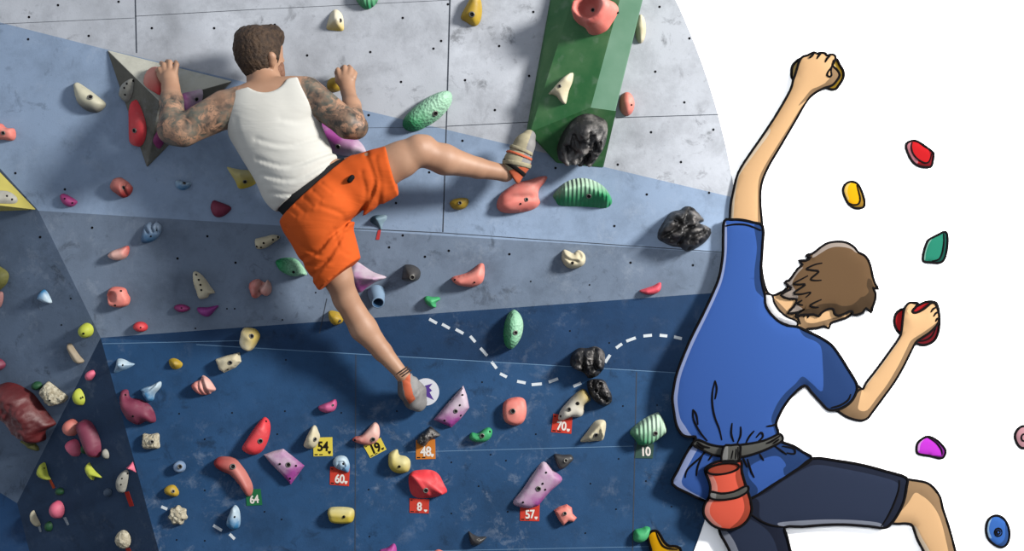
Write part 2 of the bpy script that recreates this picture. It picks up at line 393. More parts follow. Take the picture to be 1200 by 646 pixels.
def H(label, pts, h, m, crest=None, prof='round', sharp=False, bolts=(), holes=(), grad=None, pl=None, rough=0.0, bowl=None, rscale=30, group=None, cat='climbing hold', name='climbing_hold', exp=1.0, facets=None, groove=()):
    """A resin hold: outline in the photograph laid on its own wall facet, height h (m) rising to a crest line or point."""
    cx = sum(p[0] for p in pts) / len(pts); cy = sum(p[1] for p in pts) / len(pts)
    pl = pl or wallplane(cx, cy)
    o2 = dense(pts, 2.2) if sharp else catmull(pts, 4)
    uv = [pl.uv(x, y) for x, y in o2]
    if area(uv) < 0: uv = uv[::-1]
    ua = np.array(uv); size = math.sqrt(abs(area(uv)))
    step = max(.0035, size / (26 if rough > .012 else 15))
    if crest is None: crest = [(cx, cy)]
    cr = np.array([pl.uv(x, y) for x, y in crest])
    ext = []
    ov, of = fill(uv, step)
    bw = None
    if bowl: bw = (np.array(pl.uv(bowl[0], bowl[1])), bowl[2] / 250.0, bowl[3])
    def hgt(q):
        db = segdist(q, ua); dc = segdist(q, cr, closed=False)
        if prof == 'dome':
            D = max(1e-6, DMAX); t = np.clip(db / D, 0, 1); z = h * np.sqrt(np.clip(1 - (1 - t) ** 2, 0, 1))
        elif prof == 'slab':
            t = np.clip(db / (size * .16), 0, 1); z = h * np.sqrt(np.clip(1 - (1 - t) ** 2, 0, 1))
            s = dc / np.maximum(dc + db, 1e-9); z = z * (.72 + .28 * (1 - s))
        else:
            s = np.clip(dc / np.maximum(dc + db, 1e-9), 0, 1)
            z = h * (np.sqrt(np.clip(1 - s * s, 0, 1)) if prof == 'round' else (1 - s ** exp) if prof == 'cone' else np.clip((1 - s) * 3, 0, 1))
        if bw:
            d = np.linalg.norm(q - bw[0], axis=1) / bw[1]
            z = z - bw[2] * np.exp(-(d ** 4))
        for gl, gd, gw in groove:
            ga = np.array([pl.uv(x, y) for x, y in gl]); z = z - gd * np.exp(-(segdist(q, ga, closed=False) / (gw / 250.0)) ** 2) * np.clip(db / (size * .08), 0, 1)
        if rough:
            e = np.clip(db / (size * .12), 0, 1)
            z = z + e * rough * np.array([noise.noise(Vector((a * rscale, b2 * rscale, cx * .1))) + .9 * (.28 - abs(noise.noise(Vector((a * rscale * 1.9, b2 * rscale * 1.9, cy * .1))))) + .35 * noise.noise(Vector((a * rscale * 5, b2 * rscale * 5, cy))) for a, b2 in q])
        return np.maximum(z, 0)
    DMAX = segdist(ov, ua).max() if len(ov) else .01
    hz = hgt(ov)
    org = pl.at(*ua.mean(0), .0018)
    V = [pl.at(u, v, z + .0018) - org for (u, v), z in zip(ov, hz)]
    at = {}
    if grad is not None:
        g0, g1 = np.array(pl.uv(grad[0], grad[1])), np.array(pl.uv(grad[2], grad[3])); d = g1 - g0
        at['mix'] = np.clip(((ov - g0) @ d) / (d @ d), 0, 1)
    elif facets == 'ridge':
        at['mix'] = np.clip((hz / hz.max() - .6) * 1.1, 0, .5)
    o = mk(name, V, of, m, None, None, True, at)
    o.location = org
    tag(o, label, cat, group)
    if sharp:
        o.data.set_sharp_from_angle(angle=math.radians(34))
    bl = []
    for bb, ring in [(b_, True) for b_ in bolts] + [(b_, False) for b_ in holes]:
        r = (bb[2] if len(bb) > 2 else (1.7 if ring else 1.2)) / 250.0
        q = np.array([pl.uv(bb[0], bb[1])])
        # step back along the view ray so that the bolt shows at its pixel
        z = hgt(q)[0]
        for _ in range(5):
            hp = pl.hit(bb[0], bb[1], z) - pl.o; q = np.array([(hp.dot(pl.u), hp.dot(pl.v))]); z = hgt(q)[0]
        e = step * .8
        zx = (hgt(q + [[e, 0]])[0] - hgt(q - [[e, 0]])[0]) / (2 * e); zy = (hgt(q + [[0, e]])[0] - hgt(q - [[0, e]])[0]) / (2 * e)
        nn = (pl.n - pl.u * zx * .7 - pl.v * zy * .7)
        bl.append((pl.at(q[0][0], q[0][1], z + .0022), nn, r, ring))
    make_bolts(o, bl)
    HOLDS.append(o)
    return o
def c3(*a): return C(*a)
M_SAL = mat('salmon_resin', C(232, 118, 108), .6, C(245, 170, 155), 9, .3, chalk=.15)
M_SAL2 = mat('salmon_worn', C(214, 96, 88), .6, C(240, 190, 178), 11, .4, attr=True, chalk=.2)
M_RED = mat('red_resin', C(226, 48, 60), .55, C(240, 96, 98), 8, .3, chalk=.1)
M_REDD = mat('brick_red_resin', C(150, 34, 34), .55, C(210, 132, 122), 10, .2, attr=True)
M_CREAM = mat('cream_resin', C(226, 218, 192), .65, C(200, 186, 148), 10, .35)
M_CRY = mat('cream_yellow_resin', C(214, 186, 84), .65, C(232, 224, 200), 12, .2, attr=True)
M_YEL = mat('yellow_resin', C(206, 172, 52), .6, C(170, 138, 40), 9, .4, chalk=.15)
M_YELW = mat('yellow_worn', C(204, 180, 54), .6, C(216, 206, 150), 10, .25, attr=True)
M_GRN = mat('green_scaled_resin', C(22, 142, 84), .6, C(170, 216, 186), 12, .12, attr=True, pattern='scales', bscale=75, bump=.5)
M_GRR = mat('green_ribbed_resin', C(40, 150, 96), .6, C(186, 214, 190), 12, .12, attr=True, pattern='ribs', bscale=16, bump=.6)
M_GR = mat('green_resin', C(40, 160, 92), .6, C(90, 190, 130), 9, .4)
M_PUR = mat('purple_chalked_resin', C(158, 66, 146), .6, C(206, 188, 202), 14, .35, attr=True, dark=.1)
M_PURD = mat('dark_purple_resin', C(126, 34, 92), .6, C(156, 60, 120), 9, .3)
M_MAR = mat('maroon_resin', C(118, 38, 66), .6, C(150, 78, 100), 9, .3, chalk=.1)
M_BLK = mat('black_resin', C(46, 45, 46), .5, C(74, 72, 72), 10, .4, spec=.4)
M_ROCK = mat('black_rock_resin', C(36, 35, 36), .5, C(168, 162, 158), 14, .55, attr=True, bump=.7, bscale=28, spec=.35)
M_LIME = mat('lime_resin', C(206, 214, 84), .6, C(180, 192, 60), 9, .3)
M_PINK = mat('pink_resin', C(232, 92, 128), .6, C(240, 140, 160), 9, .3)
M_BLU = mat('blue_white_resin', C(58, 128, 178), .5, C(196, 216, 228), 22, .35, attr=True)
M_BLG = mat('grey_blue_resin', C(120, 146, 180), .6, C(150, 172, 200), 9, .3)
M_SPK = mat('speckled_cream', C(222, 214, 190), .8, C(150, 138, 112), 60, .45, bump=.8, bscale=90)
M_TAN = mat('tan_resin', C(150, 134, 110), .7, C(190, 178, 158), 9, .3)
M_DRED = mat('dark_red_rock', C(84, 14, 19), .55, C(128, 40, 42), 7, .25, bump=.6, bscale=14, spec=.4)
M_DGR = mat('dark_green_resin', C(32, 84, 50), .6)
M_OLV = mat('olive_resin', C(120, 118, 60), .7, C(90, 92, 50), 12, .4)
M_GRYD = mat('grey_white_resin', C(190, 188, 178), .6, C(140, 138, 128), 12, .4)

G1 = 'climbing holds high on the white and pale blue panels'
G2 = 'climbing holds on the blue-grey middle panels'
G3 = 'climbing holds on the navy lower panels'
G4 = 'climbing holds on the dark side panels at lower left'
# --- on the white and pale blue panels
H('ribbed green hold cut off by the top edge of the photo', [(416,-8),(419,3),(428,11),(436,9),(443,1),(441,-8),(430,-12)], .06, M_GRR, [(428,-2)], grad=(430,10,430,-30), group=G1)
H('small cream and yellow wedge hold on white panel above the climber\'s right hand', [(383,34),(384,26),(388,15),(394,11),(401,17),(403,28),(402,36),(392,36)], .06, M_CRY, [(397,26)], 'cone', exp=1.6, bolts=[(399,24)], grad=(392,36,392,24), group=G1)
H('yellow teardrop hold on white panel beside the vertical joint near the top', [(540,20),(549,2),(553,-4),(562,-3),(565,10),(563,25),(556,31),(546,26)], .06, M_YEL, [(554,16),(557,4)], bolts=[(553,17,2.4)], group=G1)
H('small yellow knob hold gripped by the climber\'s right hand', [(384,104),(384,96),(390,91),(398,92),(403,99),(399,106),(390,108)], .05, M_YEL, group=G1)
H('large green scaled egg-shaped hold above the climber\'s right knee', [(472,147),(474,138),(484,127),(500,115),(515,108),(526,107),(530,114),(527,125),(516,138),(503,147),(488,154),(477,153)], .085, M_GRN, [(487,142),(517,119)], bolts=[(510,133,2.4)], grad=(482,150,505,118), group=G1)
H('salmon bowl-shaped hold high on the front of the green volume', [(672,20),(675,8),(682,0),(690,-6),(706,-5),(713,0),(720,3),(725,10),(723,18),(717,28),(711,36),(700,41),(691,40),(686,33),(678,28)], .12, M_SAL, [(690,12),(708,12)], 'flat', bolts=[(695,12)], holes=[(716,7)], bowl=(695,14,13,.085), pl=VG_F, group='holds on the green volume')
H('white three-pointed tooth hold on the green volume', [(643,110),(650,104),(659,94),(667,87),(672,86),(671,96),(667,106),(665,115),(663,122),(658,120),(653,114),(648,111)], .045, M_CREAM, [(655,105),(665,96)], bolts=[(656,101,1.4)], pl=VG_F, group='holds on the green volume')
H('big black rocky hold hanging under the lower end of the green volume', [(653,178),(654,168),(659,156),(667,145),(677,136),(690,133),(703,137),(711,143),(712,155),(708,166),(703,174),(697,183),(686,185),(670,182),(660,179)], .15, M_ROCK, [(672,172),(692,155)], 'slab', rough=.035, rscale=22, pl=VG_U, facets='ridge', group='holds on the green volume', groove=[([(666,198),(672,180),(668,160),(676,142)],.03,3),([(684,200),(686,178),(692,160),(708,148)],.03,3),([(672,180),(688,172)],.02,2.5)])
H('salmon ball hold peeking out at the right of the green volume', ell(734.5,122,9,14), .06, M_SAL, holes=[(740,123)], pl=PU, group=G1)
H('pale cream rounded hold peeking out at the right of the green volume near the top', ell(750.5,34,6.5,17), .05, M_CREAM, pl=PU, group=G1)
H('coral horn-shaped foothold under the climber\'s right shoe', [(582,240),(586,229),(596,220),(607,214),(620,211),(633,207),(641,207),(639,213),(632,222),(631,231),(633,238),(626,245),(612,249),(594,250),(585,247)], .07, M_SAL, [(596,238),(620,222)], bolts=[(617,234)], holes=[(610,239)], group=G1, groove=[([(584,238),(600,232),(622,232)],.012,3)])
H('green ribbed shell-shaped hold with cream top below the green volume', [(648,229),(655,220),(664,213),(677,209),(691,210),(704,216),(712,224),(717,234),(716,240),(709,244),(695,243),(675,242),(656,241),(651,235)], .09, M_GRR, [(660,224),(684,219),(710,230)], 'cone', exp=1.5, bolts=[(690,230,2.2)], grad=(683,232,681,214), group=G1)
H('large black and grey crumpled rock hold at the right by the drawn arm', [(771,272),(775,264),(785,250),(792,247),(798,246),(803,242),(811,243),(818,250),(825,259),(818,261),(830,266),(833,273),(828,282),(818,290),(805,295),(797,290),(788,289),(777,284),(771,280)], .15, M_ROCK, [(785,270),(808,268)], rough=.045, rscale=17, facets='ridge', group=G1, groove=[([(776,277),(790,268),(800,258),(806,246)],.05,3.2),([(795,286),(800,272),(818,262),(832,262)],.05,3),([(806,292),(808,278),(822,272)],.035,2.5),([(783,256),(792,262)],.03,3)])
H('cream half-moon hold with grey lower edge on the left pale blue panel', [(87,103),(88,98),(92,97),(103,104),(115,113),(124,121),(122,127),(115,132),(105,131),(96,126),(90,117)], .06, mat('cream_grey_resin', C(112,112,110), .6, C(206,202,178), 12, .15, attr=True), [(100,112),(112,120)], bolts=[(106,114,2.2)], grad=(104,129,107,119), group=G1)
H('pink blocky hold cut off by the left edge of the photo', [(-8,146),(2,145),(8,150),(17,151),(19,160),(15,165),(5,164),(-8,162)], .05, M_SAL, [(2,153),(13,156)], 'slab', bolts=[(4,156)], group=G1)
H('yellow spiked hold beside the left edge of the white tank top', [(266,196),(272,197),(282,199),(292,200),(303,206),(300,215),(290,220),(280,221),(276,213),(271,205)], .06, M_YELW, [(284,206)], 'cone', exp=1.5, bolts=[(287,213)], grad=(285,218,284,198), group=G1)
H('white and purple hold behind the climber\'s waist', [(366,150),(374,143),(392,152),(405,158),(420,164),(429,178),(418,182),(404,183),(386,176)], .09, M_PUR, [(385,158),(415,174)], bolts=[(396,172,2.2)], grad=(398,164,404,182), group=G1)
H('small mustard pebble hold left of the coral foothold', [(527,238),(531,234),(540,232),(548,233),(549,238),(545,244),(537,246),(530,244)], .045, M_YEL, bolts=[(539,238,1.5)], group=G1)
H('small teal wedge hold with a red tag below the orange shorts', [(434,259),(438,253),(452,252),(453,257),(449,262),(447,270),(443,266),(438,263)], .05, mat('teal_resin', C(50,84,104), .6, C(150,176,190), 12, .2, attr=True), [(442,257)], 'cone', grad=(440,260,452,258), group=G1)
# --- on the pyramid and yellow volumes
H('salmon round hold under the climber\'s left hand on the grey pyramid', [(168,96),(171,87),(178,82),(187,82),(193,88),(194,103),(189,112),(180,108),(171,102)], .05, mat('salmon_red_resin', C(206,52,52), .6, C(226,150,134), 12, .15, attr=True), [(182,95)], grad=(184,112,180,96), pl=VT_TOP, group='holds on the grey pyramid volume')
H('pale purple translucent hold right of the climber\'s left wrist', [(212,111),(224,107),(237,105),(236,117),(233,127),(222,132),(213,125)], .03, M_PUR, [(226,116)], 'slab', grad=(212,122,238,110), bolts=[(230,116)], pl=VT_R, group='holds on the grey pyramid volume')
H('tall red fin-shaped hold on the dark side of the grey pyramid', [(156,121),(159,117),(162,119),(167,130),(171,143),(172,155),(169,167),(164,172),(158,170),(155,164),(155,140)], .04, M_RED, [(161,132),(163,160)], bolts=[(158,153,2)], pl=VT_L, group='holds on the grey pyramid volume')
H('grey half-round hold with black dots on the dark side of the grey pyramid', [(141,110),(144,100),(150,94),(155,92),(157,96),(156,108),(153,116),(149,120),(144,116)], .03, M_GRYD, [(151,104)], holes=[(146,103),(149,98),(153,95),(147,111)], pl=VT_L, group='holds on the grey pyramid volume')
H('deep purple hold below the climber\'s left elbow on the pyramid', [(179,164),(183,155),(188,147),(194,148),(194,156),(192,166),(187,174),(182,171)], .02, M_PURD, pl=VT_R, group='holds on the grey pyramid volume')
H('grey speckled hold on the yellow triangular volume', [(-8,226),(3,225),(12,227),(20,233),(19,238),(10,239),(-8,237)], .03, M_GRYD, [(4,232)], holes=[(8,230),(14,234)], pl=VY)
# --- on the blue-grey panels
H('black stubby hold with grey bolt right of the climber\'s lower thigh', [(471,326),(474,312),(477,310),(485,311),(491,315),(493,321),(490,328),(481,330),(473,328)], .1, M_BLK, [(484,322)], 'round', bolts=[(483,325,2.2)], group=G2)
H('coral crescent hold on the grey panel left of the vertical green egg', [(529,327),(532,324),(540,322),(549,319),(556,314),(562,309),(567,310),(568,321),(565,331),(556,336),(545,336),(534,333)], .065, M_SAL, [(540,329),(560,322)], holes=[(533,328),(556,331)], group=G2)
H('small green pinch hold just above the navy edge', [(497,350),(500,347),(507,348),(514,348),(516,351),(511,355),(511,360),(505,360),(499,355)], .05, M_GR, [(506,352)], group=G2)
H('yellow foothold half hidden behind the climber\'s left shin', [(385,366),(389,364),(397,366),(403,371),(401,378),(393,381),(387,376)], .06, M_YEL, bolts=[(398,376,1.2)], group=G2)
H('white and purple pointed hold behind the climber\'s left knee', [(405,318),(417,307),(427,312),(438,319),(453,325),(441,330),(430,337),(421,343),(407,335)], .08, M_PUR, [(418,322),(440,325)], 'cone', exp=1.4, grad=(424,338,430,316), group=G2)
H('small cream knob hold on the grey panel below the large black rock', [(658,302),(660,293),(666,294),(672,297),(678,293),(685,298),(686,306),(682,312),(672,315),(664,313),(660,308)], .06, M_CREAM, [(667,304),(680,304)], holes=[(671,308,1.6)], group=G2, groove=[([(661,300),(668,304),(676,305)],.015,1.6),([(677,294),(680,300)],.02,2)])
H('long cream hold with a row of holes left of the orange shorts', [(299,281),(303,279),(312,277),(320,275),(328,277),(326,281),(320,285),(313,290),(305,292),(300,290)], .04, M_CREAM, [(306,285),(320,280)], holes=[(309,285),(301,289),(306,290),(320,281),(326,278)], group=G2)
H('green scaled hold left of the orange shorts leg', [(323,307),(329,303),(338,302),(346,303),(353,309),(360,321),(354,323),(344,324),(335,321),(328,316)], .07, M_GRN, [(335,310),(348,315)], holes=[(344,319,1.6)], grad=(330,318,362,318), group=G2)
H('two-lobed salmon hold below the green scaled one', [(292,334),(296,329),(303,327),(310,331),(314,328),(318,334),(318,342),(313,347),(307,345),(302,349),(297,349),(294,343)], .06, M_SAL2, [(297,338),(313,338)], 'dome', holes=[(304,341,1.5)], grad=(295,345,318,330), group=G2, groove=[([(310,329),(305,338),(304,346)],.04,2.6)])
H('tall cream arrowhead hold with dots on the left grey panel', [(226,321),(229,318),(235,321),(241,327),(247,336),(252,343),(246,345),(243,349),(234,350),(230,340),(227,330)], .045, M_CREAM, [(233,330),(240,342)], holes=[(230,322),(233,328),(235,334),(236,340)], group=G2)
H('small dark purple oval hold left of a brighter purple triangle', [(204,360),(208,357),(216,357),(223,361),(219,365),(212,366),(207,364)], .035, M_PURD, holes=[(213,361,.9)], group=G2)
H('purple triangular hold just above the navy edge', [(231,361),(236,360),(244,360),(256,358),(252,364),(245,371),(238,370),(233,366)], .04, mat('violet_resin', C(136,42,126), .6, C(160,70,150), 9, .3), group=G2)
H('salmon cup hold with two round bowls on the left grey panel', [(126,348),(127,341),(131,337),(138,336),(147,338),(150,344),(153,350),(151,357),(144,360),(135,360),(129,357)], .055, M_SAL, [(140,348)], 'slab', bowl=(133,347,6,.03), holes=[(142,341),(135,358)], group=G2)
H('small bright red oval hold above the corner of the navy panels', ell(165,383,8.5,6,5), .04, M_RED, holes=[(165,384,.9)], group=G2)
H('lime green round hold beside the corner of the navy panels', ell(102,387,8,8.6), .05, M_LIME, holes=[(98,391,1.3)], group=G2)
H('tan finger-shaped hold left of the navy corner', [(80,404),(84,403),(89,410),(94,417),(99,423),(95,426),(88,423),(83,415)], .03, M_TAN, [(84,407),(94,422)], group=G2)
H('small blue claw hold on the far left grey panel', [(45,349),(50,340),(55,341),(60,350),(61,355),(55,355),(49,352)], .035, M_BLU, [(51,347)], grad=(48,343,60,355), group=G2)
H('dark maroon hold cut off by the left edge of the photo', [(-6,420),(2,421),(7,427),(3,433),(-6,434)], .04, M_MAR, group=G2)
H('tan and red lobed hold on the left pale panel', [(130,218),(134,210),(141,208),(147,211),(152,215),(156,221),(152,229),(144,232),(136,227),(131,223)], .06, M_REDD, [(139,215),(149,220)], 'dome', bolts=[(144,220,1.8)], grad=(146,231,138,212), group=G2, groove=[([(150,212),(148,220),(150,230)],.025,2)])
H('small magenta hold left of the tan and red lobed one', [(71,230),(74,227),(80,229),(87,233),(91,237),(86,242),(79,242),(73,237)], .04, mat('magenta_resin', C(166,52,118), .6, C(190,84,144), 9, .3), holes=[(76,233,1),(85,238,1)], group=G2)
H('dark crimson half-round hold left of the tank top hem', [(247,243),(250,235),(258,237),(271,243),(266,251),(257,255),(250,252)], .045, mat('crimson_resin', C(122,34,62), .6, C(140,50,80), 9, .3), group=G2)
H('faded blue grey hold in the dark patch left of the tank top', [(206,213),(210,211),(217,214),(224,214),(222,220),(214,223),(207,220)], .04, M_BLU, [(214,216)], bolts=[(216,215,1.4)], grad=(214,223,214,208), group=G2)
H('blue claw-shaped hold with fingers on the left panel', [(166,283),(168,272),(170,264),(176,260),(180,263),(183,260),(186,261),(190,266),(188,275),(181,282),(172,285)], .045, mat('faded_blue_resin', C(64,108,148), .6, C(140,160,184), 20, .3, attr=True), [(172,276),(184,266)], holes=[(177,277,1),(183,270,1)], grad=(176,284,178,262), group=G2, groove=[([(172,266),(176,272)],.02,1.2),([(179,263),(182,271)],.02,1.2),([(185,263),(186,272)],.015,1.2)])
H('pale pink and red lens-shaped hold on the left panel', [(127,299),(132,294),(141,291),(150,288),(152,293),(149,301),(141,305),(132,304)], .05, M_SAL2, [(136,298),(145,296)], grad=(151,292,140,300), group=G2)
H('yellow rounded hold at the left edge of the photo below the yellow volume', [(-8,311),(3,314),(10,320),(10,328),(5,336),(-8,343)], .05, M_OLV, group=G2)
H('dull pink hold at the left edge directly below a yellow one', [(-8,345),(3,342),(4,352),(0,361),(-8,362)], .03, mat('dusty_pink', C(160,112,110), .7), group=G2)
H('very large dark red rocky hold at the left edge', [(-8,455),(2,450),(10,448),(20,450),(30,455),(40,462),(50,475),(60,488),(66,496),(62,500),(54,505),(54,515),(45,518),(34,514),(22,505),(12,492),(4,480),(-8,470)], .12, M_DRED, [(12,468),(44,496)], rough=.02, rscale=14, group=G2)
H('small dark green hold between the dark red rock and the cream rock', ell(44,452,6,5), .03, M_DGR, group=G2)
H('cream rocky hold right of the dark red rock', [(48,458),(53,451),(57,447),(63,451),(72,458),(80,465),(76,471),(68,474),(61,475),(55,469)], .055, M_SPK, [(60,458),(66,466)], rough=.012, rscale=50, holes=[(59,469,1)], group=G2)
H('olive and yellow small hold below the dark red rock', [(24,517),(34,516),(44,522),(46,528),(40,527),(32,522)], .03, M_OLV, group=G2)
# --- dark side panels, lower left
H('small pink hold high on the dark side panel', [(102,440),(105,435),(110,434),(112,439),(108,445),(104,446)], .03, M_PINK, pl=PD, group=G4)
H('lime leaf-shaped hold on the dark side panel', [(88,464),(91,456),(95,456),(99,463),(100,470),(97,475),(91,473)], .04, M_LIME, holes=[(96,466,1.3)], pl=PD, group=G4)
H('salmon round hold, upper of two stacked left of the long purple one', ell(85,501,8,10), .05, M_SAL, holes=[(85,500,1.3)], pl=PD, group=G4)
H('pink round hold, lower of two stacked left of the long purple one', [(80,522),(83,516),(90,515),(94,521),(95,531),(90,535),(85,530)], .05, M_PINK, pl=PD, group=G4)
H('long dark purple sausage-shaped hold on the dark side panel', [(93,498),(98,492),(105,493),(110,498),(116,510),(119,524),(117,535),(110,535),(104,525),(98,510)], .06, M_MAR, [(103,503),(112,526)], pl=PD, group=G4)
H('small dark green hold left of the long purple one\'s lower end', ell(101,526,4,6), .03, M_DGR, pl=PD, group=G4)
H('small white sliver hold right of the long purple one', ell(125,532,3,6,-15), .025, M_GRYD, pl=PD, group=G4)
H('lime and grey hold with an orange tag on the dark side panel', [(46,553),(49,544),(53,542),(55,548),(57,556),(60,562),(54,562),(48,558)], .04, M_LIME, holes=[(51,549,1)], pl=PD, group=G4)
H('lime fish-tailed hold in the middle of the dark side panel', [(101,548),(105,542),(108,547),(113,553),(120,560),(112,559),(110,563),(104,556)], .03, M_LIME, pl=PD, group=G4)
H('grey fin hold with three dots above a red tag', [(139,567),(141,557),(147,551),(151,553),(150,565),(147,576),(142,577),(139,572)], .04, M_GRYD, holes=[(147,556,.9),(143,561,.9),(142,568,.9)], pl=PD, group=G4)
H('bright pink triangle hold above the grey fin', [(148,549),(156,541),(160,554)], .03, M_PINK, [(155,548)], 'cone', sharp=True, pl=PD, group=G4)
H('pink round hold with a white tag on the dark side panel', ell(69,597,7,10.5,-5), .05, M_PINK, pl=PD, group=G4)
H('slim white hold at the lower left of the dark side panel', [(37,603),(40,598),(44,606),(48,615),(44,617),(40,612)], .03, M_CREAM, pl=PD, group=G4)
H('cream speckled oval hold at the bottom of the dark side panel', ell(146,632,7.5,11,-10), .045, M_SPK, pl=PD, rough=.006, rscale=80, group=G4)
H('tiny dark green knob beside the slim white hold', ell(58,617,4,6), .025, M_DGR, pl=PD, group=G4)
H('tiny dark green knob below the lime and grey hold', ell(71,576,4.5,4.5), .025, M_DGR, pl=PD, group=G4)
H('faint grey blue oval hold in the middle of the dark side panel', ell(127,577,4.5,5), .02, mat('slate_resin', C(78,96,118), .6), pl=PD, group=G4)
# --- navy panels
H('blue and white shark-fin hold just right of the navy corner', [(134,437),(136,428),(138,421),(145,421),(153,425),(158,427),(150,432),(142,435)], .05, M_BLU, [(142,428)], 'cone', exp=1.4, holes=[(144,428,1)], grad=(146,436,144,424), group=G3)
H('blue and white swirled hold below the shark-fin one', [(165,457),(170,454),(178,452),(188,447),(189,453),(182,462),(180,469),(173,471),(168,463)], .05, M_BLU, [(174,461),(184,453)], grad=(170,468,186,450), group=G3, groove=[([(168,460),(177,457),(184,451)],.015,1.6)])
H('maroon boot-shaped hold at the left of the navy wall', [(141,467),(143,458),(150,457),(153,466),(164,468),(175,474),(181,483),(183,493),(178,496),(171,494),(162,498),(154,495),(148,490),(143,478)], .07, M_MAR, [(150,476),(172,486)], holes=[(147,463),(156,488)], group=G3)
H('cream square sponge-like hold with a centre hole', [(168,512),(169,508),(176,509),(186,508),(187,517),(187,525),(178,526),(168,525)], .045, M_SPK, [(178,517)], 'slab', rough=.006, rscale=90, bolts=[(178,518,1.8)], group=G3)
H('small blue grey ring hold', ell(211,547,7,7), .045, M_BLG, [(211,547)], 'slab', bolts=[(211,547,2)], group=G3)
H('small bright yellow diamond hold below the blue grey ring', [(193,573),(198,569),(205,569),(210,577),(207,582),(199,581),(194,578)], .04, M_YEL, bolts=[(203,576,1.4)], group=G3)
H('cream flower-shaped sponge hold near the bottom left', ell(209,604,10.5,11,10,24,.1,7), .045, M_SPK, [(209,603)], 'slab', rough=.007, rscale=80, bolts=[(213,609,1.4)], group=G3)
H('pale blue cone hold near the bottom left', [(266,611),(270,600),(275,592),(280,596),(282,606),(281,617),(274,621),(267,617)], .06, M_BLU, [(274,608),(277,598)], holes=[(275,606,1.2)], grad=(273,620,278,596), group=G3)
H('curved brick red banana-shaped hold above the green tag', [(251,541),(256,536),(265,535),(275,537),(283,545),(290,555),(296,568),(296,578),(291,582),(285,575),(278,565),(270,557),(259,552),(252,546)], .06, M_REDD, [(260,543),(277,549),(290,570)], bolts=[(273,547,2.4)], grad=(262,556,285,542), group=G3)
H('red kidney-shaped hold above the purple diamond plate', [(284,524),(290,514),(298,502),(306,492),(311,489),(316,494),(317,504),(314,517),(308,528),(300,533),(291,532),(285,528)], .065, M_RED, [(295,522),(308,504)], bolts=[(305,517,2.2)], holes=[(312,494)], group=G3)
H('white and purple diamond plate hold left of the number 54 tag', [(309,533),(320,529),(332,526),(346,537),(357,546),(341,568),(330,556),(318,544)], .045, M_PUR, [(325,540),(342,550)], 'slab', sharp=True, bolts=[(338,545,2.2)], holes=[(328,544),(347,546),(340,561)], grad=(350,554,318,530), group=G3)
H('pale cream pear-shaped hold above the number 54 tag', [(356,521),(360,511),(366,500),(370,499),(373,505),(375,513),(370,524),(362,526),(357,524)], .07, M_CREAM, [(366,514)], 'round', bolts=[(369,515,1.8)], group=G3)
H('blue and white spiral cone hold above the red 60 tag', [(390,543),(393,536),(401,534),(407,537),(410,546),(408,554),(402,552),(394,549)], .04, M_BLU, [(400,541)], 'round', holes=[(402,544,1.4)], grad=(402,556,399,536), group=G3, groove=[([(396,548),(398,542),(403,541),(405,546),(402,549)],.012,1.2)])
H('salmon tongue-shaped hold above the yellow 19 tag', [(413,516),(416,512),(424,510),(432,502),(439,495),(444,499),(445,510),(441,518),(432,522),(421,520)], .045, M_SAL2, [(424,515),(438,506)], bolts=[(437,515,2)], holes=[(416,516)], grad=(420,521,438,500), group=G3)
H('pale purple trapezoid plate hold right of the climber\'s left shoe', [(508,492),(525,472),(543,452),(547,463),(550,478),(540,491),(529,501),(517,496)], .05, M_PUR, [(524,484),(542,466)], 'slab', sharp=True, bolts=[(534,482,1.8)], holes=[(539,475),(542,463),(521,493),(540,487)], grad=(534,498,530,468), group=G3)
H('small black knobbly hold above the orange tag', [(489,516),(493,509),(499,505),(504,500),(510,504),(516,510),(509,514),(503,517),(498,523),(491,521)], .06, M_ROCK, [(496,514),(507,508)], rough=.02, rscale=45, facets='ridge', group=G3)
H('small green bean-shaped hold right of the orange tag', [(550,512),(553,507),(560,508),(567,503),(573,501),(577,505),(575,513),(568,518),(558,518),(552,516)], .05, M_GR, [(558,513),(571,507)], bolts=[(565,511,2)], holes=[(574,506)], group=G3)
H('yellow apple-shaped hold left of the large red hold', [(455,540),(456,532),(461,528),(466,527),(468,533),(476,535),(481,541),(479,552),(470,555),(461,553),(456,547)], .06, M_YELW, [(463,542),(473,543)], holes=[(468,547,1.6)], grad=(464,552,474,536), group=G3)
H('large bright red creased hold above the red 8 tag', [(479,560),(483,553),(491,551),(505,551),(514,556),(520,567),(524,576),(518,580),(508,583),(493,584),(484,581),(480,573)], .055, M_RED, [(484,556),(503,566),(520,579)], 'cone', exp=1.5, bolts=[(499,575,2.2)], group=G3, groove=[([(484,556),(492,566),(500,577),(508,585)],-.012,3),([(503,553),(508,562)],.012,3)])
H('yellow flat-topped ledge hold near the bottom', [(384,600),(387,595),(398,594),(410,595),(415,598),(415,607),(411,613),(398,614),(388,612),(385,606)], .055, M_YELW, [(390,603),(409,604)], 'slab', holes=[(403,606,1.6)], grad=(400,606,400,595), group=G3)
H('salmon rounded square hold with a centre bolt', [(589,478),(592,470),(601,466),(611,466),(616,471),(617,484),(613,495),(604,499),(594,496),(590,490)], .06, M_SAL, [(603,482)], 'slab', bolts=[(601,482,2.2)], group=G3)
H('tall green scaled egg-shaped hold standing upright on the navy edge', [(590,396),(591,381),(595,369),(602,363),(609,368),(613,378),(612,391),(607,402),(600,409),(593,406)], .085, M_GRN, [(600,378),(601,396)], 'round', bolts=[(604,390,2)], grad=(590,386,612,384), group=G3)
H('small red hand-like hold on the navy edge by the drawn shirt', [(749,341),(756,338),(765,335),(773,331),(775,334),(773,341),(766,345),(757,345)], .04, mat('coral_red_resin', C(232,88,104), .6), [(758,341),(769,338)], group=G3)
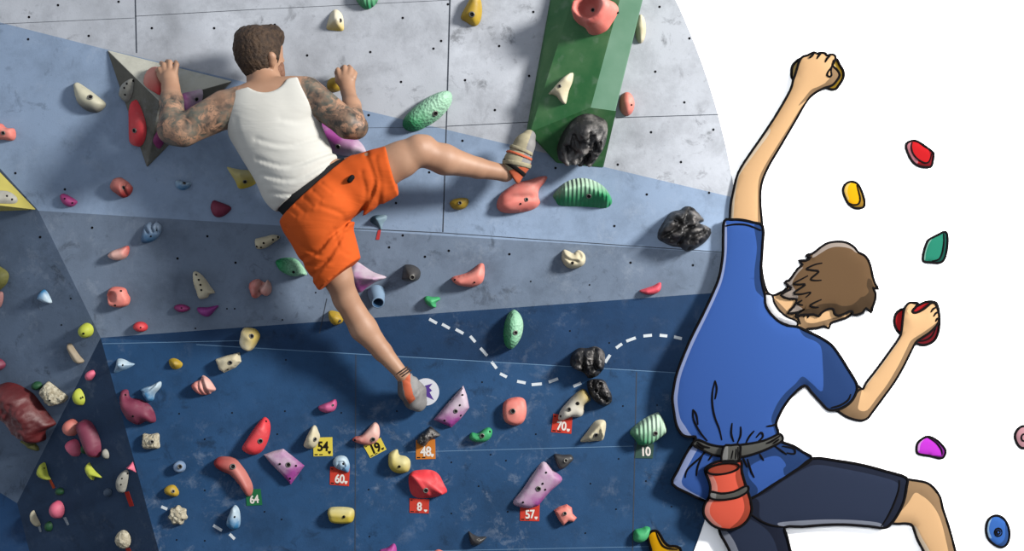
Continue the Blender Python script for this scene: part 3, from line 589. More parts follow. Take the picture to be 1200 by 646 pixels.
H('black furry rock hold, upper of a pair above the white bone hold', [(668,424),(671,414),(678,408),(688,408),(698,406),(707,411),(709,420),(707,432),(700,440),(690,443),(684,437),(676,433),(670,430)], .12, M_ROCK, [(682,422),(698,424)], rough=.035, rscale=22, facets='ridge', group=G3, groove=[([(682,412),(684,430),(692,440)],.04,3),([(697,408),(696,424),(704,434)],.04,2.6),([(671,420),(680,424)],.02,2)])
H('black pitted rock hold, lower of a pair above the white bone hold', [(688,448),(692,445),(699,444),(708,446),(713,455),(717,464),(716,472),(709,476),(701,473),(693,466),(689,457)], .08, M_ROCK, [(698,452),(708,465)], rough=.03, rscale=32, facets='ridge', group=G3, groove=[([(694,448),(697,458)],.035,2.2),([(703,450),(702,460),(710,470)],.035,2.2)])
H('cream and tan bone-shaped hold above the red 70 tag', [(654,491),(657,481),(666,470),(676,460),(684,456),(690,463),(692,469),(685,475),(684,484),(679,489),(669,489),(659,493)], .06, mat('bone_resin', C(222,216,202), .65, C(170,152,96), 12, .15, attr=True), [(664,484),(682,468)], bolts=[(667,480,1.8)], holes=[(677,473,2),(657,488,1.4)], grad=(674,476,686,464), group=G3)
H('cream triangular hold with a rim right of the red 70 tag', [(680,517),(688,506),(697,494),(706,492),(710,496),(709,507),(706,516),(697,517),(688,518)], .06, M_CREAM, [(690,512),(703,498),(706,510)], 'cone', exp=1.3, bolts=[(698,510,2.3)], group=G3)
H('small black triangular hold with a pale bolt above the long purple plate', [(649,533),(653,532),(660,533),(669,533),(672,538),(668,543),(661,549),(655,549),(651,541)], .05, M_BLK, [(661,540)], 'slab', bolts=[(663,540,1.8)], group=G3)
H('pale green ribbed cup-shaped hold above the green 10 tag', [(738,507),(744,499),(756,490),(768,484),(773,485),(780,498),(781,507),(774,513),(762,521),(750,522),(743,514)], .085, M_GRR, [(752,508),(772,498)], 'slab', bolts=[(768,508,2)], grad=(752,522,764,496), group=G3)
H('long purple and white twisted plate hold above the red 57 tag', [(601,590),(612,574),(627,552),(637,541),(648,551),(659,562),(645,576),(633,590),(630,593),(618,596)], .05, M_PUR, [(612,588),(632,568),(648,558)], 'slab', bolts=[(631,573,2.2)], holes=[(640,554),(636,567),(613,589),(639,574)], grad=(644,586,618,562), group=G3)
H('small salmon block hold with notches near the bottom right', [(649,598),(655,594),(664,591),(670,595),(671,602),(676,607),(672,612),(666,611),(660,616),(655,610)], .05, M_SAL, [(662,602)], 'slab', sharp=True, bolts=[(662,602,1.6)], group=G3)
H('green two-bump hold left of the drawn yellow hold', [(742,628),(744,621),(752,619),(757,617),(762,619),(761,627),(757,633),(750,636),(743,634)], .05, M_GR, [(748,628),(758,622)], 'dome', group=G3)
H('tiny black fin hold near the bottom of the navy wall', [(549,623),(554,626),(561,629),(570,629),(567,634),(560,639),(552,638)], .05, M_BLK, bolts=[(561,633,1.1)], group=G3)
H('purple fin hold cut off by the bottom edge of the photo', [(445,645),(454,642),(462,637),(465,645),(462,654),(447,652)], .04, mat('violet_pink_resin', C(176,72,150), .6), group=G3)
H('salmon hold barely showing at the bottom edge of the photo', [(507,648),(514,644),(521,648),(519,655),(509,655)], .04, M_SAL, group=G3)
H('salmon double-lobed nut-shaped hold left of the white block', [(225,453),(228,448),(235,445),(238,440),(245,444),(251,452),(253,457),(248,460),(246,462),(236,463),(229,459)], .06, M_SAL2, [(232,454),(246,453)], 'dome', grad=(232,462,246,444), group=G3, groove=[([(237,441),(241,452),(244,461)],.03,2.0),([(234,447),(236,455),(240,463)],.015,1.5)])
H('white angular block hold below the yellow-cream one', [(253,421),(265,417),(281,413),(283,424),(276,431),(263,437),(258,434)], .06, M_CREAM, [(266,424),(276,421)], 'slab', sharp=True, bolts=[(270,425,1.8)], holes=[(267,433)], group=G3)
H('yellow cream tooth-shaped hold on the navy edge', [(283,393),(285,385),(292,384),(300,386),(305,393),(301,403),(294,411),(285,407),(282,400)], .085, M_CRY, [(295,394)], 'slab', bolts=[(295,394,2)], grad=(303,392,284,400), group=G3)
H('small mustard hold below the navy edge at the left', [(198,423),(202,420),(208,421),(214,426),(212,431),(205,433),(200,430)], .035, M_YEL, [(206,426)], 'cone', exp=1.5, group=G3)
H('small magenta pink hold left of the climber\'s left shoe', [(373,477),(378,474),(386,471),(393,468),(395,474),(392,481),(384,484),(376,482)], .045, mat('hot_pink_resin', C(190,66,124), .6, C(220,120,164), 9, .3), [(384,477)], bolts=[(390,475,1)], group=G3)
# the blue tube hold: an open pipe angled down from the wall
def blue_tube():
    m = mat('dusty_blue_resin', C(122, 150, 180), .6, C(150, 176, 200), 9, .3); md = flat('tube_inside', C(52, 84, 118))
    a = PB.hit(441, 343, .002); ax = (PB.hit(443, 355, .085) - a); L = ax.length; ax.normalize()
    e1 = ax.cross(Vector((1, 0, 0))).normalized(); e2 = ax.cross(e1); V, Fc, M = [], [], []; K = 20
    prof = [(.042, 0, 0), (.036, L * .5, 0), (.030, L * .96, 0), (.030, L, 0), (.024, L * 1.01, 0), (.022, L * .9, 1), (.019, L * .35, 1), (.001, L * .33, 1)]
    for r, z, _ in prof: V += [ax * z + (e1 * math.cos(2 * math.pi * k / K) + e2 * math.sin(2 * math.pi * k / K)) * r for k in range(K)]
    V = [(v if (v + a - PB.o).dot(PB.n) > .0015 else v + PB.n * (.0015 - (v + a - PB.o).dot(PB.n))) for v in V]
    for s in range(len(prof) - 1):
        for k in range(K): Fc.append((s * K + k, s * K + (k + 1) % K, (s + 1) * K + (k + 1) % K, (s + 1) * K + k)); M.append(prof[s + 1][2])
    o = mk('climbing_hold', V, Fc, [m, md], M); o.location = a; tag(o, 'dusty blue tube-shaped hold right of the climber\'s left shin', 'climbing hold', G2)
blue_tube()
# ---------------------------------------------------------------- number tags and the round sticker
def textgeo(s, size, bold=.016):
    cu = bpy.data.curves.new('t', 'FONT'); cu.body = s; cu.size = size; cu.align_x = 'CENTER'; cu.align_y = 'CENTER'; cu.offset = bold * size; cu.space_character = .95
    ob = bpy.data.objects.new('t', cu); COL.objects.link(ob); dg = bpy.context.evaluated_depsgraph_get()
    me = bpy.data.meshes.new_from_object(ob.evaluated_get(dg)); V = [v.co.copy() for v in me.vertices]; Fc = [tuple(p.vertices) for p in me.polygons]
    bpy.data.objects.remove(ob); bpy.data.curves.remove(cu); bpy.data.meshes.remove(me); return V, Fc
def numtag(label, quad, text, tc, c, tcol, rot=0, size=None, marks=True, pl=None):
    cx = sum(p[0] for p in quad) / 4; cy = sum(p[1] for p in quad) / 4; pl = pl or wallplane(cx, cy)
    org = pl.hit(cx, cy, .0012); q = [pl.hit(x, y, .0012) - org for x, y in quad]
    V = q + [v + pl.n * .0012 for v in q]
    o = mk('number_tag', V, [(4, 5, 6, 7), (0, 1, 5, 4), (1, 2, 6, 5), (2, 3, 7, 6), (3, 0, 4, 7)], flat('tag_%d_%d_%d' % c, C(*c), .7), smooth=False); o.location = org
    tag(o, label, 'tag', 'laminated number tags under the holds')
    a = math.radians(rot); ux = pl.u * math.cos(a) + pl.v * math.sin(a); vx = pl.v * math.cos(a) - pl.u * math.sin(a)
    if text:
        tv, tf = textgeo(text, size or .062); hp = pl.hit(tc[0], tc[1], .0032) - org
        nb = len(tv); sh = (size or .062) * .022; tv = [v + Vector((dx, dy, dz)) for dx, dy, dz in ((0, 0, 0), (-sh, 0, .00025), (sh, 0, .0005), (0, sh, .00075)) for v in tv]; tf = [tuple(i + k * nb for i in f) for k in range(4) for f in tf]
        mk('lettering', [hp + ux * v.x * .85 + vx * v.y + pl.n * v.z for v in tv], tf, flat('ink_%d_%d_%d' % tcol, C(*tcol), .7), None, o, False)
    if marks:
        e = [quad[i] for i in range(4)]
        def lp(s, t):
            x = (1 - t) * ((1 - s) * e[0][0] + s * e[1][0]) + t * ((1 - s) * e[3][0] + s * e[2][0]); y = (1 - t) * ((1 - s) * e[0][1] + s * e[1][1]) + t * ((1 - s) * e[3][1] + s * e[2][1])
            return pl.hit(x, y, .003) - org
        for s0, t0, s1, t1 in [(.05, .88, .22, .95), (.3, .89, .48, .95), (.05, .1, .15, .16)]:
            mk('printed_mark', [lp(s0, t0), lp(s1, t0), lp(s1, t1), lp(s0, t1)], [(0, 1, 2, 3)], flat('ink_40_32_30', C(40, 32, 30), .7), None, o, False)
        mk('printed_mark', [lp(.74, .74), lp(.92, .74), lp(.9, .84), lp(.83, .92), lp(.76, .84)], [(0, 1, 2, 3, 4)], flat('ink_%d_%d_%d' % tcol, C(*tcol), .7), None, o, False)
    return o
YT, RT, OT, GT = (232, 212, 84), (206, 66, 52), (212, 128, 52), (38, 112, 72)
BK, WH = (34, 30, 24), (240, 232, 224)
numtag('yellow number 54 tag below the pale cream pear-shaped hold', [(367,513),(389.5,512.5),(390,534.5),(367.5,535)], '54', (378.5,524), YT, BK)
numtag('tilted yellow number 19 tag below the salmon tongue-shaped hold', [(426,523),(446,513),(453,527),(434,537)], '19', (440,526), YT, BK, 24)
numtag('orange number 48 tag below the black knobbly hold', [(487.5,516),(510,515),(510.5,538),(487.5,538.5)], '48', (499,530), OT, WH)
numtag('red number 60 tag below the blue spiral cone hold', [(387,547),(410,548),(409,570),(386.5,568)], '60', (398,562), RT, WH, -3, .056)
numtag('red number 8 tag below the large bright red hold', [(480,584),(503,585.5),(502.5,602),(480,601)], '8', (491.5,594.5), RT, WH, 0, .054)
numtag('red number 70 tag below the cream bone-shaped hold', [(648.5,485),(671,488),(669.5,508.5),(646,506.5)], '70', (658,500), RT, WH, -5, .056)
numtag('red number 57 tag below the long purple plate', [(609.5,591),(632.5,591),(632,611),(609.5,610.5)], '57', (621,603.5), RT, WH, 3, .054)
numtag('green number 64 tag at the tip of the curved brick red hold', [(288,574),(305.5,573),(307.5,592),(289,593)], '64', (298,586), GT, WH, 6, .052, marks=False)
numtag('dark green number 10 tag below the pale green ribbed cup hold', [(746,519),(766.5,520.5),(765,537.5),(744,537)], '10', (756.5,530), (60, 86, 78), WH, 2, .058, False)
numtag('thin orange tag under the lime and grey hold on the dark side panel', [(57,562),(60,562),(65,572),(62,573)], '', (0,0), (176,74,44), WH, marks=False, pl=PD)
numtag('red tag under the grey fin hold on the dark side panel', [(146,577),(151,576),(157,593),(152,594)], '', (0,0), (170,48,40), WH, marks=False, pl=PD)
numtag('thin white tag under the pink round hold on the dark side panel', [(74,607),(77,606),(81,615),(79,616)], '', (0,0), (150,160,170), WH, marks=False, pl=PD)
numtag('thin white tag under the slim white hold on the dark side panel', [(44,616),(47,615),(49,623),(47,624)], '', (0,0), (150,160,170), WH, marks=False, pl=PD)
numtag('thin red tag under the cream speckled hold on the dark side panel', [(147,643),(152,642),(156,652),(151,653)], '', (0,0), (170,58,50), WH, marks=False, pl=PD)
numtag('thin red tag hanging below the small teal wedge hold', [(443,270),(446.5,269.5),(444.5,281),(440.5,281)], '', (0,0), (206,70,70), WH, marks=False)
def sticker():
    pl = PL; org = pl.hit(499, 459.5, .001); pts = [pl.hit(x, y, .001) - org for x, y in ell(499, 459.5, 15.7, 16, 0, 40)]
    V = pts + [p + pl.n * .001 for p in pts]; n = 40
    o = mk('round_sticker', V, [tuple(range(n, 2 * n))] + [(i, (i + 1) % n, n + (i + 1) % n, n + i) for i in range(n)], flat('sticker_white', C(226, 228, 236), .6), smooth=False); o.location = org
    tag(o, 'round white sticker with a purple crown beside the climber\'s left shoe', 'sticker')
    cr = [(496.5,454.5),(498.5,452),(507,449.5),(503,454.5),(506.5,458),(503.5,460),(508.5,469),(499,464.5),(496,462.5),(495.8,459)]
    V = [pl.hit(x, y, .0026) - org for x, y in cr]; mk('crown_emblem', V, [tuple(range(len(V)))], flat('sticker_purple', C(92, 66, 150), .6), None, o, False)
sticker()
# ---------------------------------------------------------------- the climber: one continuous body surface grown from a joint skeleton (smooth distance field)
def J(px, py, Y, r): return (np.array(P(px, py, Y)), r * (Y - CAMY) / F)
class Field:
    def __init__(s, lo, hi, h):
        s.lo = np.array(lo, float); s.h = h
        s.n = np.ceil((np.array(hi) - s.lo) / h).astype(int) + 1
        s.f = np.full(s.n, 0.06, np.float32)
        s.ax = [s.lo[i] + h * np.arange(s.n[i]) for i in range(3)]
    def box(s, a, b, m):
        i0 = np.maximum(0, np.floor((np.minimum(a, b) - m - s.lo) / s.h).astype(int)); i1 = np.minimum(s.n, np.ceil((np.maximum(a, b) + m - s.lo) / s.h).astype(int) + 1)
        return tuple(slice(p, q) for p, q in zip(i0, i1))
    def grid(s, sl): return np.meshgrid(*[s.ax[i][sl[i]] for i in range(3)], indexing='ij')
    def cone(s, A, B, k=.02, sy=1.0, op='add'):
        (a, ra), (b, rb) = A, B
        sl = s.box(a, b, max(ra, rb) + .06 + k); X, Y, Z = s.grid(sl)
        if X.size == 0: return
        ab = b - a; L = max(ab @ ab, 1e-9)
        px, py, pz = X - a[0], Y - a[1], Z - a[2]
        t = np.clip((px * ab[0] + py * ab[1] + pz * ab[2]) / L, 0, 1)
        dx, dy, dz = px - t * ab[0], (py - t * ab[1]) / sy, pz - t * ab[2]
        d = np.sqrt(dx * dx + dy * dy + dz * dz) - (ra + t * (rb - ra))
        d = (d * (1 if sy >= 1 else (.5 + .5 * sy))).astype(np.float32)
        cur = s.f[sl]
        if op == 'add':
            hh = np.clip(.5 + .5 * (cur - d) / k, 0, 1); s.f[sl] = cur * (1 - hh) + d * hh - k * hh * (1 - hh)
        elif op == 'sub': s.f[sl] = np.maximum(cur, -d)
    def half(s, p1, p2, keep, Y=-.45, k=0):
        """keep the side of the pixel line p1-p2 (seen at depth Y) on which pixel keep lies"""
        a, b, q = P(*p1, Y), P(*p2, Y), P(*keep, Y)
        n = np.array([b.z - a.z, 0, -(b.x - a.x)]); n /= np.linalg.norm(n)
        if n @ (np.array(q) - np.array(a)) > 0: n = -n
        d = (s.ax[0][:, None, None] - a.x) * n[0] + (s.ax[2][None, None, :] - a.z) * n[2]
        s.f = np.maximum(s.f, d.astype(np.float32))
    def wobble(s, fn):
        X, Y, Z = np.meshgrid(*s.ax, indexing='ij'); s.f = s.f + fn(X, Y, Z).astype(np.float32)
    def mesh(s):
        f = s.f; ins = f < 0
        c = np.zeros(np.array(f.shape) - 1, np.int8)
        for dx in (0, 1):
            for dy in (0, 1):
                for dz in (0, 1): c += ins[dx:f.shape[0] - 1 + dx, dy:f.shape[1] - 1 + dy, dz:f.shape[2] - 1 + dz]
        act = (c > 0) & (c < 8); idx = -np.ones(c.shape, np.int64); I = np.argwhere(act); idx[act] = np.arange(len(I))
        acc = np.zeros((len(I), 3)); cnt = np.zeros(len(I))
        cor = [(dx, dy, dz) for dx in (0, 1) for dy in (0, 1) for dz in (0, 1)]
        val = {q: f[I[:, 0] + q[0], I[:, 1] + q[1], I[:, 2] + q[2]] for q in cor}
        for p in cor:
            for a in range(3):
                if p[a] == 0:
                    q = list(p); q[a] = 1; q = tuple(q); v0, v1 = val[p], val[q]; x = (v0 < 0) != (v1 < 0)
                    t = np.where(x, v0 / np.where(v0 == v1, 1, v0 - v1), 0); pos = np.tile(np.array(p, float), (len(I), 1)); pos[:, a] = t
                    acc[x] += pos[x]; cnt[x] += 1
        V = s.lo + (I + acc / np.maximum(cnt, 1)[:, None]) * s.h
        Fc = []
        for a in range(3):
            b, d = (a + 1) % 3, (a + 2) % 3
            sl0 = [slice(None)] * 3; sl1 = [slice(None)] * 3; sl0[a] = slice(0, -1); sl1[a] = slice(1, None)
            i0, i1 = ins[tuple(sl0)], ins[tuple(sl1)]; E = np.argwhere(i0 != i1); E = E[(E[:, b] > 0) & (E[:, d] > 0)]
            E = E[(E[:, b] < idx.shape[b]) & (E[:, d] < idx.shape[d]) & (E[:, a] < idx.shape[a])]
            fl = i0[E[:, 0], E[:, 1], E[:, 2]]
            def g(ob, od):
                q = E.copy(); q[:, b] -= ob; q[:, d] -= od; return idx[q[:, 0], q[:, 1], q[:, 2]]
            Q = np.stack([g(1, 1), g(0, 1), g(0, 0), g(1, 0)], 1); Q = np.where(fl[:, None], Q, Q[:, ::-1]); Q = Q[(Q >= 0).all(1)]; Fc.append(Q)
        return V, np.concatenate(Fc)
def field_obj(name, fld, m, parent=None, attrs=None, sm=2, fm=None):
    V, Q = fld.mesh()
    # light relaxation of the grid steps
    for _ in range(sm):
        s_, c_ = np.zeros_like(V), np.zeros(len(V))
        for a in range(4):
            i, j = Q[:, a], Q[:, (a + 1) % 4]
            np.add.at(s_, i, V[j]); np.add.at(c_, i, 1); np.add.at(s_, j, V[i]); np.add.at(c_, j, 1)
        V = .4 * V + .6 * s_ / np.maximum(c_, 1)[:, None]
    at = attrs(V) if attrs else {}
    off = np.array(parent.location) if parent is not None else 0
    return mk(name, V - off, Q, m, fm(V, Q) if fm else None, parent, True, at)

SKIN = None
def skinmat():
    m, nt, b = newmat('climber_skin'); N, L = nt.nodes, nt.links
    b.inputs['Roughness'].default_value = .55; b.inputs['Specular IOR Level'].default_value = .3
    tc = N.new('ShaderNodeTexCoord')
    def mixc(f, a, c):
        x = N.new('ShaderNodeMix'); x.data_type = 'RGBA'; L.new(f, x.inputs[0]) if not isinstance(f, float) else None
        for k, s in ((6, a), (7, c)):
            if isinstance(s, tuple): x.inputs[k].default_value = s
            else: L.new(s, x.inputs[k])
        return x.outputs[2]
    def nz(sc, det, off=0, dist=0.):
        mp = N.new('ShaderNodeMapping'); mp.inputs['Location'].default_value = (off,) * 3; L.new(tc.outputs['Object'], mp.inputs[0])
        n = N.new('ShaderNodeTexNoise'); n.inputs['Scale'].default_value = sc; n.inputs['Detail'].default_value = det; n.inputs['Distortion'].default_value = dist; L.new(mp.outputs[0], n.inputs[0]); return n.outputs['Fac']
    def rng(s, a, c, lo=0., hi=1.):
        r = N.new('ShaderNodeMapRange'); r.inputs[1].default_value = a; r.inputs[2].default_value = c; r.inputs[3].default_value = lo; r.inputs[4].default_value = hi; L.new(s, r.inputs[0]); return r.outputs[0]
    def math_(op, a, c):
        r = N.new('ShaderNodeMath'); r.operation = op
        for k, s in ((0, a), (1, c)):
            if isinstance(s, float): r.inputs[k].default_value = s
            else: L.new(s, r.inputs[k])
        return r.outputs[0]
    skin = mixc(rng(nz(9, 4), .3, .7), C(176, 132, 104), C(190, 148, 120))
    # tattoo sleeves: dark bands, leaves and shaded fields
    w = N.new('ShaderNodeTexVoronoi'); w.feature = 'DISTANCE_TO_EDGE'; w.inputs['Scale'].default_value = 26; L.new(tc.outputs['Object'], w.inputs[0])
    lines = rng(nz(34, 2, 4.4, 2.5), .52, .6)
    fields = rng(nz(15, 4, 2.2, .7), .42, .50); fine = rng(nz(48, 3, 5.0, .8), .45, .6)
    ink = math_('MAXIMUM', math_('MULTIPLY', fields, rng(nz(34, 4, 7.7, .4), .36, .6, .55, .97)), math_('MULTIPLY', lines, .7)); ink = math_('MAXIMUM', ink, math_('MULTIPLY', fine, .3))
    a = N.new('ShaderNodeAttribute'); a.attribute_name = 'tattoo'
    f = math_('MULTIPLY', ink, a.outputs['Fac'])
    inkc = mixc(rng(nz(14, 3, 9.1), .4, .62), C(50, 48, 44), C(98, 102, 92))
    L.new(mixc(f, skin, inkc), b.inputs['Base Color'])
    return m
BODYPTS = dict(
    torso=[(J(300,130,-.50,34), J(343,122,-.50,33), .03, .7), (J(318,142,-.49,49), J(350,205,-.49,44), .03, .62), (J(352,210,-.48,43), J(380,236,-.47,38), .03, .75)])
LARM = [J(277,124,-.50,21), J(214,153,-.55,18.5), J(203,152,-.54,17.5), J(201,118,-.46,13), J(200,103,-.40,10.5)]
RARM = [J(360,109,-.50,19), J(408,146,-.55,16.5), J(417,149,-.54,13.5), J(412,124,-.43,10.5), J(408,108,-.35,8)]
def build_body():
    f = Field(P(172, 350, -.82) * 0 + Vector((-1.66, -.86, 1.30)), (.16, -.02, 3.16), .0055)
    for A, B, k, sy in BODYPTS['torso']: f.cone(A, B, k, sy)
    f.cone(J(307,82,-.43,18.5), J(313,114,-.475,23), .015); f.cone(J(322,113,-.49,17), J(352,112,-.50,19), .02); f.cone(J(306,115,-.49,17), J(282,122,-.50,19), .02)
    # head: skull, face turned to the right and in to the wall, jaw, nose, brow, ear
    f.cone(J(300,56,-.46,24), J(303,66,-.45,23), .02); f.cone(J(311,58,-.40,18), J(312,78,-.41,14), .02); f.cone(J(316,84,-.41,11), J(323,87,-.38,7.5), .015)
    f.cone(J(319,53,-.39,12), J(322,79,-.39,10.5), .012); f.cone(J(326,62,-.34,4), J(330,71,-.33,3.6), .008)
    f.cone(J(318,65,-.520,4.6), J(318.5,74,-.505,3.8), .006); f.cone(J(320,67,-.515,4.2), J(319,78,-.495,2.8), .005); f.cone(J(322,68,-.545,2.2), J(321,74,-.535,1.6), .004, 1.0, 'sub')
    # arms
    for A, n in ((LARM, 1), (RARM, 1)):
        for i in range(len(A) - 1): f.cone(A[i], A[i + 1], .018)
    f.cone(J(262,124,-.52,18), J(236,140,-.54,17), .02)        # biceps and triceps fullness
    # left hand on the salmon hold: palm, four bent fingers over the top, thumb from the side
    f.cone(J(200,104,-.40,10), J(199,92,-.375,10.5), .012, .8)
    for kx, ky, mx, my, tx, ty, r in [(191,90,187,81,184,83,3.1), (194,86,192,76,189,74,3.2), (199,84,199,73,196,72,3.3), (205,85,207,76,206,73,3.2)]:
        f.cone(J(kx,ky,-.372,3.6), J(mx,my,-.365,r), .006); f.cone(J(mx,my,-.365,r), J(tx,ty,-.325,r * .88), .004)
    f.cone(J(195,98,-.37,5), J(189,92,-.37,3.6), .007); f.cone(J(189,92,-.37,3.5), J(186,87,-.35,3.1), .004)
    # right hand: closed over the yellow knob
    f.cone(J(408,107,-.355,8.5), J(406,95,-.33,10.5), .012, .8)
    for kx, ky, mx, my, tx, ty, r in [(399,92,396,82,394,86,3.2), (404,88,404,79,401,80,3.3), (410,87,411,81,409,78,3.2), (414,91,416,86,414,83,3.0)]:
        f.cone(J(kx,ky,-.34,3.8), J(mx,my,-.325,r), .006); f.cone(J(mx,my,-.325,r), J(tx,ty,-.285,r * .88), .004)
    f.cone(J(402,100,-.335,4.5), J(396,95,-.33,3.5), .007); f.cone(J(396,95,-.33,3.4), J(395,88,-.30,3), .004)
    # right leg: thigh out to the side, knee, calf, ankle
    f.cone(J(395,222,-.47,33), J(470,187,-.50,21), .03); f.cone(J(470,187,-.50,20.5), J(490,176,-.51,17.5), .02); f.cone(J(492,172,-.52,13), J(499,170,-.51,12), .02)
    f.cone(J(490,177,-.51,16.5), J(521,187,-.46,17.5), .02); f.cone(J(521,187,-.46,17.5), J(560,197,-.40,12), .02); f.cone(J(560,197,-.40,12), J(592,203,-.36,9.5), .015); f.cone(J(592,203,-.36,9.5), J(612,184,-.355,8), .015)
    # left leg
    f.cone(J(372,248,-.47,36), J(396,325,-.42,17), .03); f.cone(J(396,325,-.42,17), J(405,350,-.37,14.5), .02); f.cone(J(405,350,-.37,14.5), J(426,385,-.325,15.6), .02)
    f.cone(J(426,385,-.325,15.6), J(448,412,-.30,11.2), .02); f.cone(J(448,412,-.30,11.2), J(472,440,-.30,7.8), .015); f.cone(J(472,440,-.30,8), J(486,464,-.235,8), .015)
    def at(V):
        def arm(A, i0, i1):
            d = np.full(len(V), 9.)
            for i in range(i0, i1):
                a, b = A[i][0], A[i + 1][0]; ab = b - a; t = np.clip(((V - a) @ ab) / (ab @ ab), 0, 1); d = np.minimum(d, np.linalg.norm(V - a - t[:, None] * ab, axis=1) - .0 * t)
            return d
        t = np.clip(1.2 - (arm(LARM, 0, 3) - .075) / .02, 0, 1)
        # inked only above mid forearm on the left arm, to the elbow on the right
        zl = P(200, 122, -.45).z; t = t * np.where(V[:, 0] < P(282, 0, -.5).x, np.clip((zl + .06 - V[:, 2]) / .03 + (V[:, 0] > P(222, 0, -.5).x) * 5, 0, 1), 0)
        t2 = np.clip(1.2 - (arm(RARM, 0, 3) - .07) / .02, 0, 1) * (V[:, 0] > P(356, 0, -.5).x) * np.clip((P(0, 122, -.45).z - V[:, 2]) / .03 + (V[:, 0] < P(398, 0, -.5).x) * 5, 0, 1)
        return {'tattoo': np.maximum(t, t2)}
    return field_obj('person', f, skinmat(), None, at)
man = build_body()
tag(man, 'climber with tattooed arms in white tank top and orange shorts, right leg stretched sideways', 'person')
rebase(man, P(352, 225, -.45))

def fabric(name, c, c2, bump, sc, wr=.5):
    m = mat(name, c, .85, c2, 5, .3, spec=.1); nt = m.node_tree; N, L = nt.nodes, nt.links; b = N['Principled BSDF']
    tc = N.new('ShaderNodeTexCoord'); n = N.new('ShaderNodeTexNoise'); n.inputs['Scale'].default_value = sc; n.inputs['Detail'].default_value = 3; n.inputs['Distortion'].default_value = .6
    mp = N.new('ShaderNodeMapping'); mp.inputs['Rotation'].default_value = (0, math.radians(30), 0); mp.inputs['Scale'].default_value = (.35, .6, 1.5)
    L.new(tc.outputs['Object'], mp.inputs[0]); L.new(mp.outputs[0], n.inputs[0]); bp = N.new('ShaderNodeBump'); bp.inputs['Strength'].default_value = bump; bp.inputs['Distance'].default_value = .03
    L.new(n.outputs['Fac'], bp.inputs['Height']); L.new(bp.outputs[0], b.inputs['Normal']); return m
def folds(f, lines):
    # creases pressed into the cloth along hand-drawn fold lines
    X, Z = np.meshgrid(f.ax[0], f.ax[2], indexing='ij'); d = .6 - CAMY - 1.2; q = np.stack([600 + X.ravel() * F / d, 323 - (Z.ravel() - CAMZ) * F / d], 1)
    out = np.zeros(X.size)
    for pl_, dep, w in lines:
        pp = np.array(catmull(pl_, 4, False)); out += dep * np.exp(-(segdist(q, pp, closed=False) / w) ** 2)
        out -= dep * .6 * np.exp(-(segdist(q, pp + np.array([w * .9, w * 1.4]), closed=False) / w) ** 2)
    f.f = f.f + out.reshape(X.shape)[:, None, :].astype(np.float32)
FOLD_T = [([(300,163),(335,171),(372,160)], .006, 3), ([(300,186),(340,195),(386,176)], .008, 3), ([(306,204),(345,211),(390,186)], .007, 3), ([(316,226),(350,226),(390,192)], .007, 2.6), ([(275,140),(284,172),(300,206)], .004, 4), ([(350,232),(372,215),(392,192)], .006, 2.4), ([(330,140),(350,142),(368,132)], .004, 3.5)]
FOLD_S = [([(402,264),(388,276),(372,294),(352,304)], .012, 3), ([(401,272),(386,300),(362,326)], .009, 3), ([(404,260),(425,242),(439,216),(436,198),(428,180)], .011, 3), ([(418,252),(429,226),(424,202)], .007, 2.6), ([(440,246),(446,215),(440,184)], .005, 3), ([(338,246),(348,254)], .006, 2), ([(347,240),(358,250)], .006, 2), ([(357,232),(368,243)], .006, 2), ([(367,224),(378,234)], .006, 2), ([(377,215),(390,226)], .006, 2), ([(334,266),(350,288),(374,300)], .006, 3), ([(392,268),(398,292),(408,300)], .006, 2.4), ([(345,308),(364,312),(384,306)], .006, 3), ([(376,242),(398,250),(404,258)], .006, 3)]
def grow(A, d): return (A[0], A[1] + d)
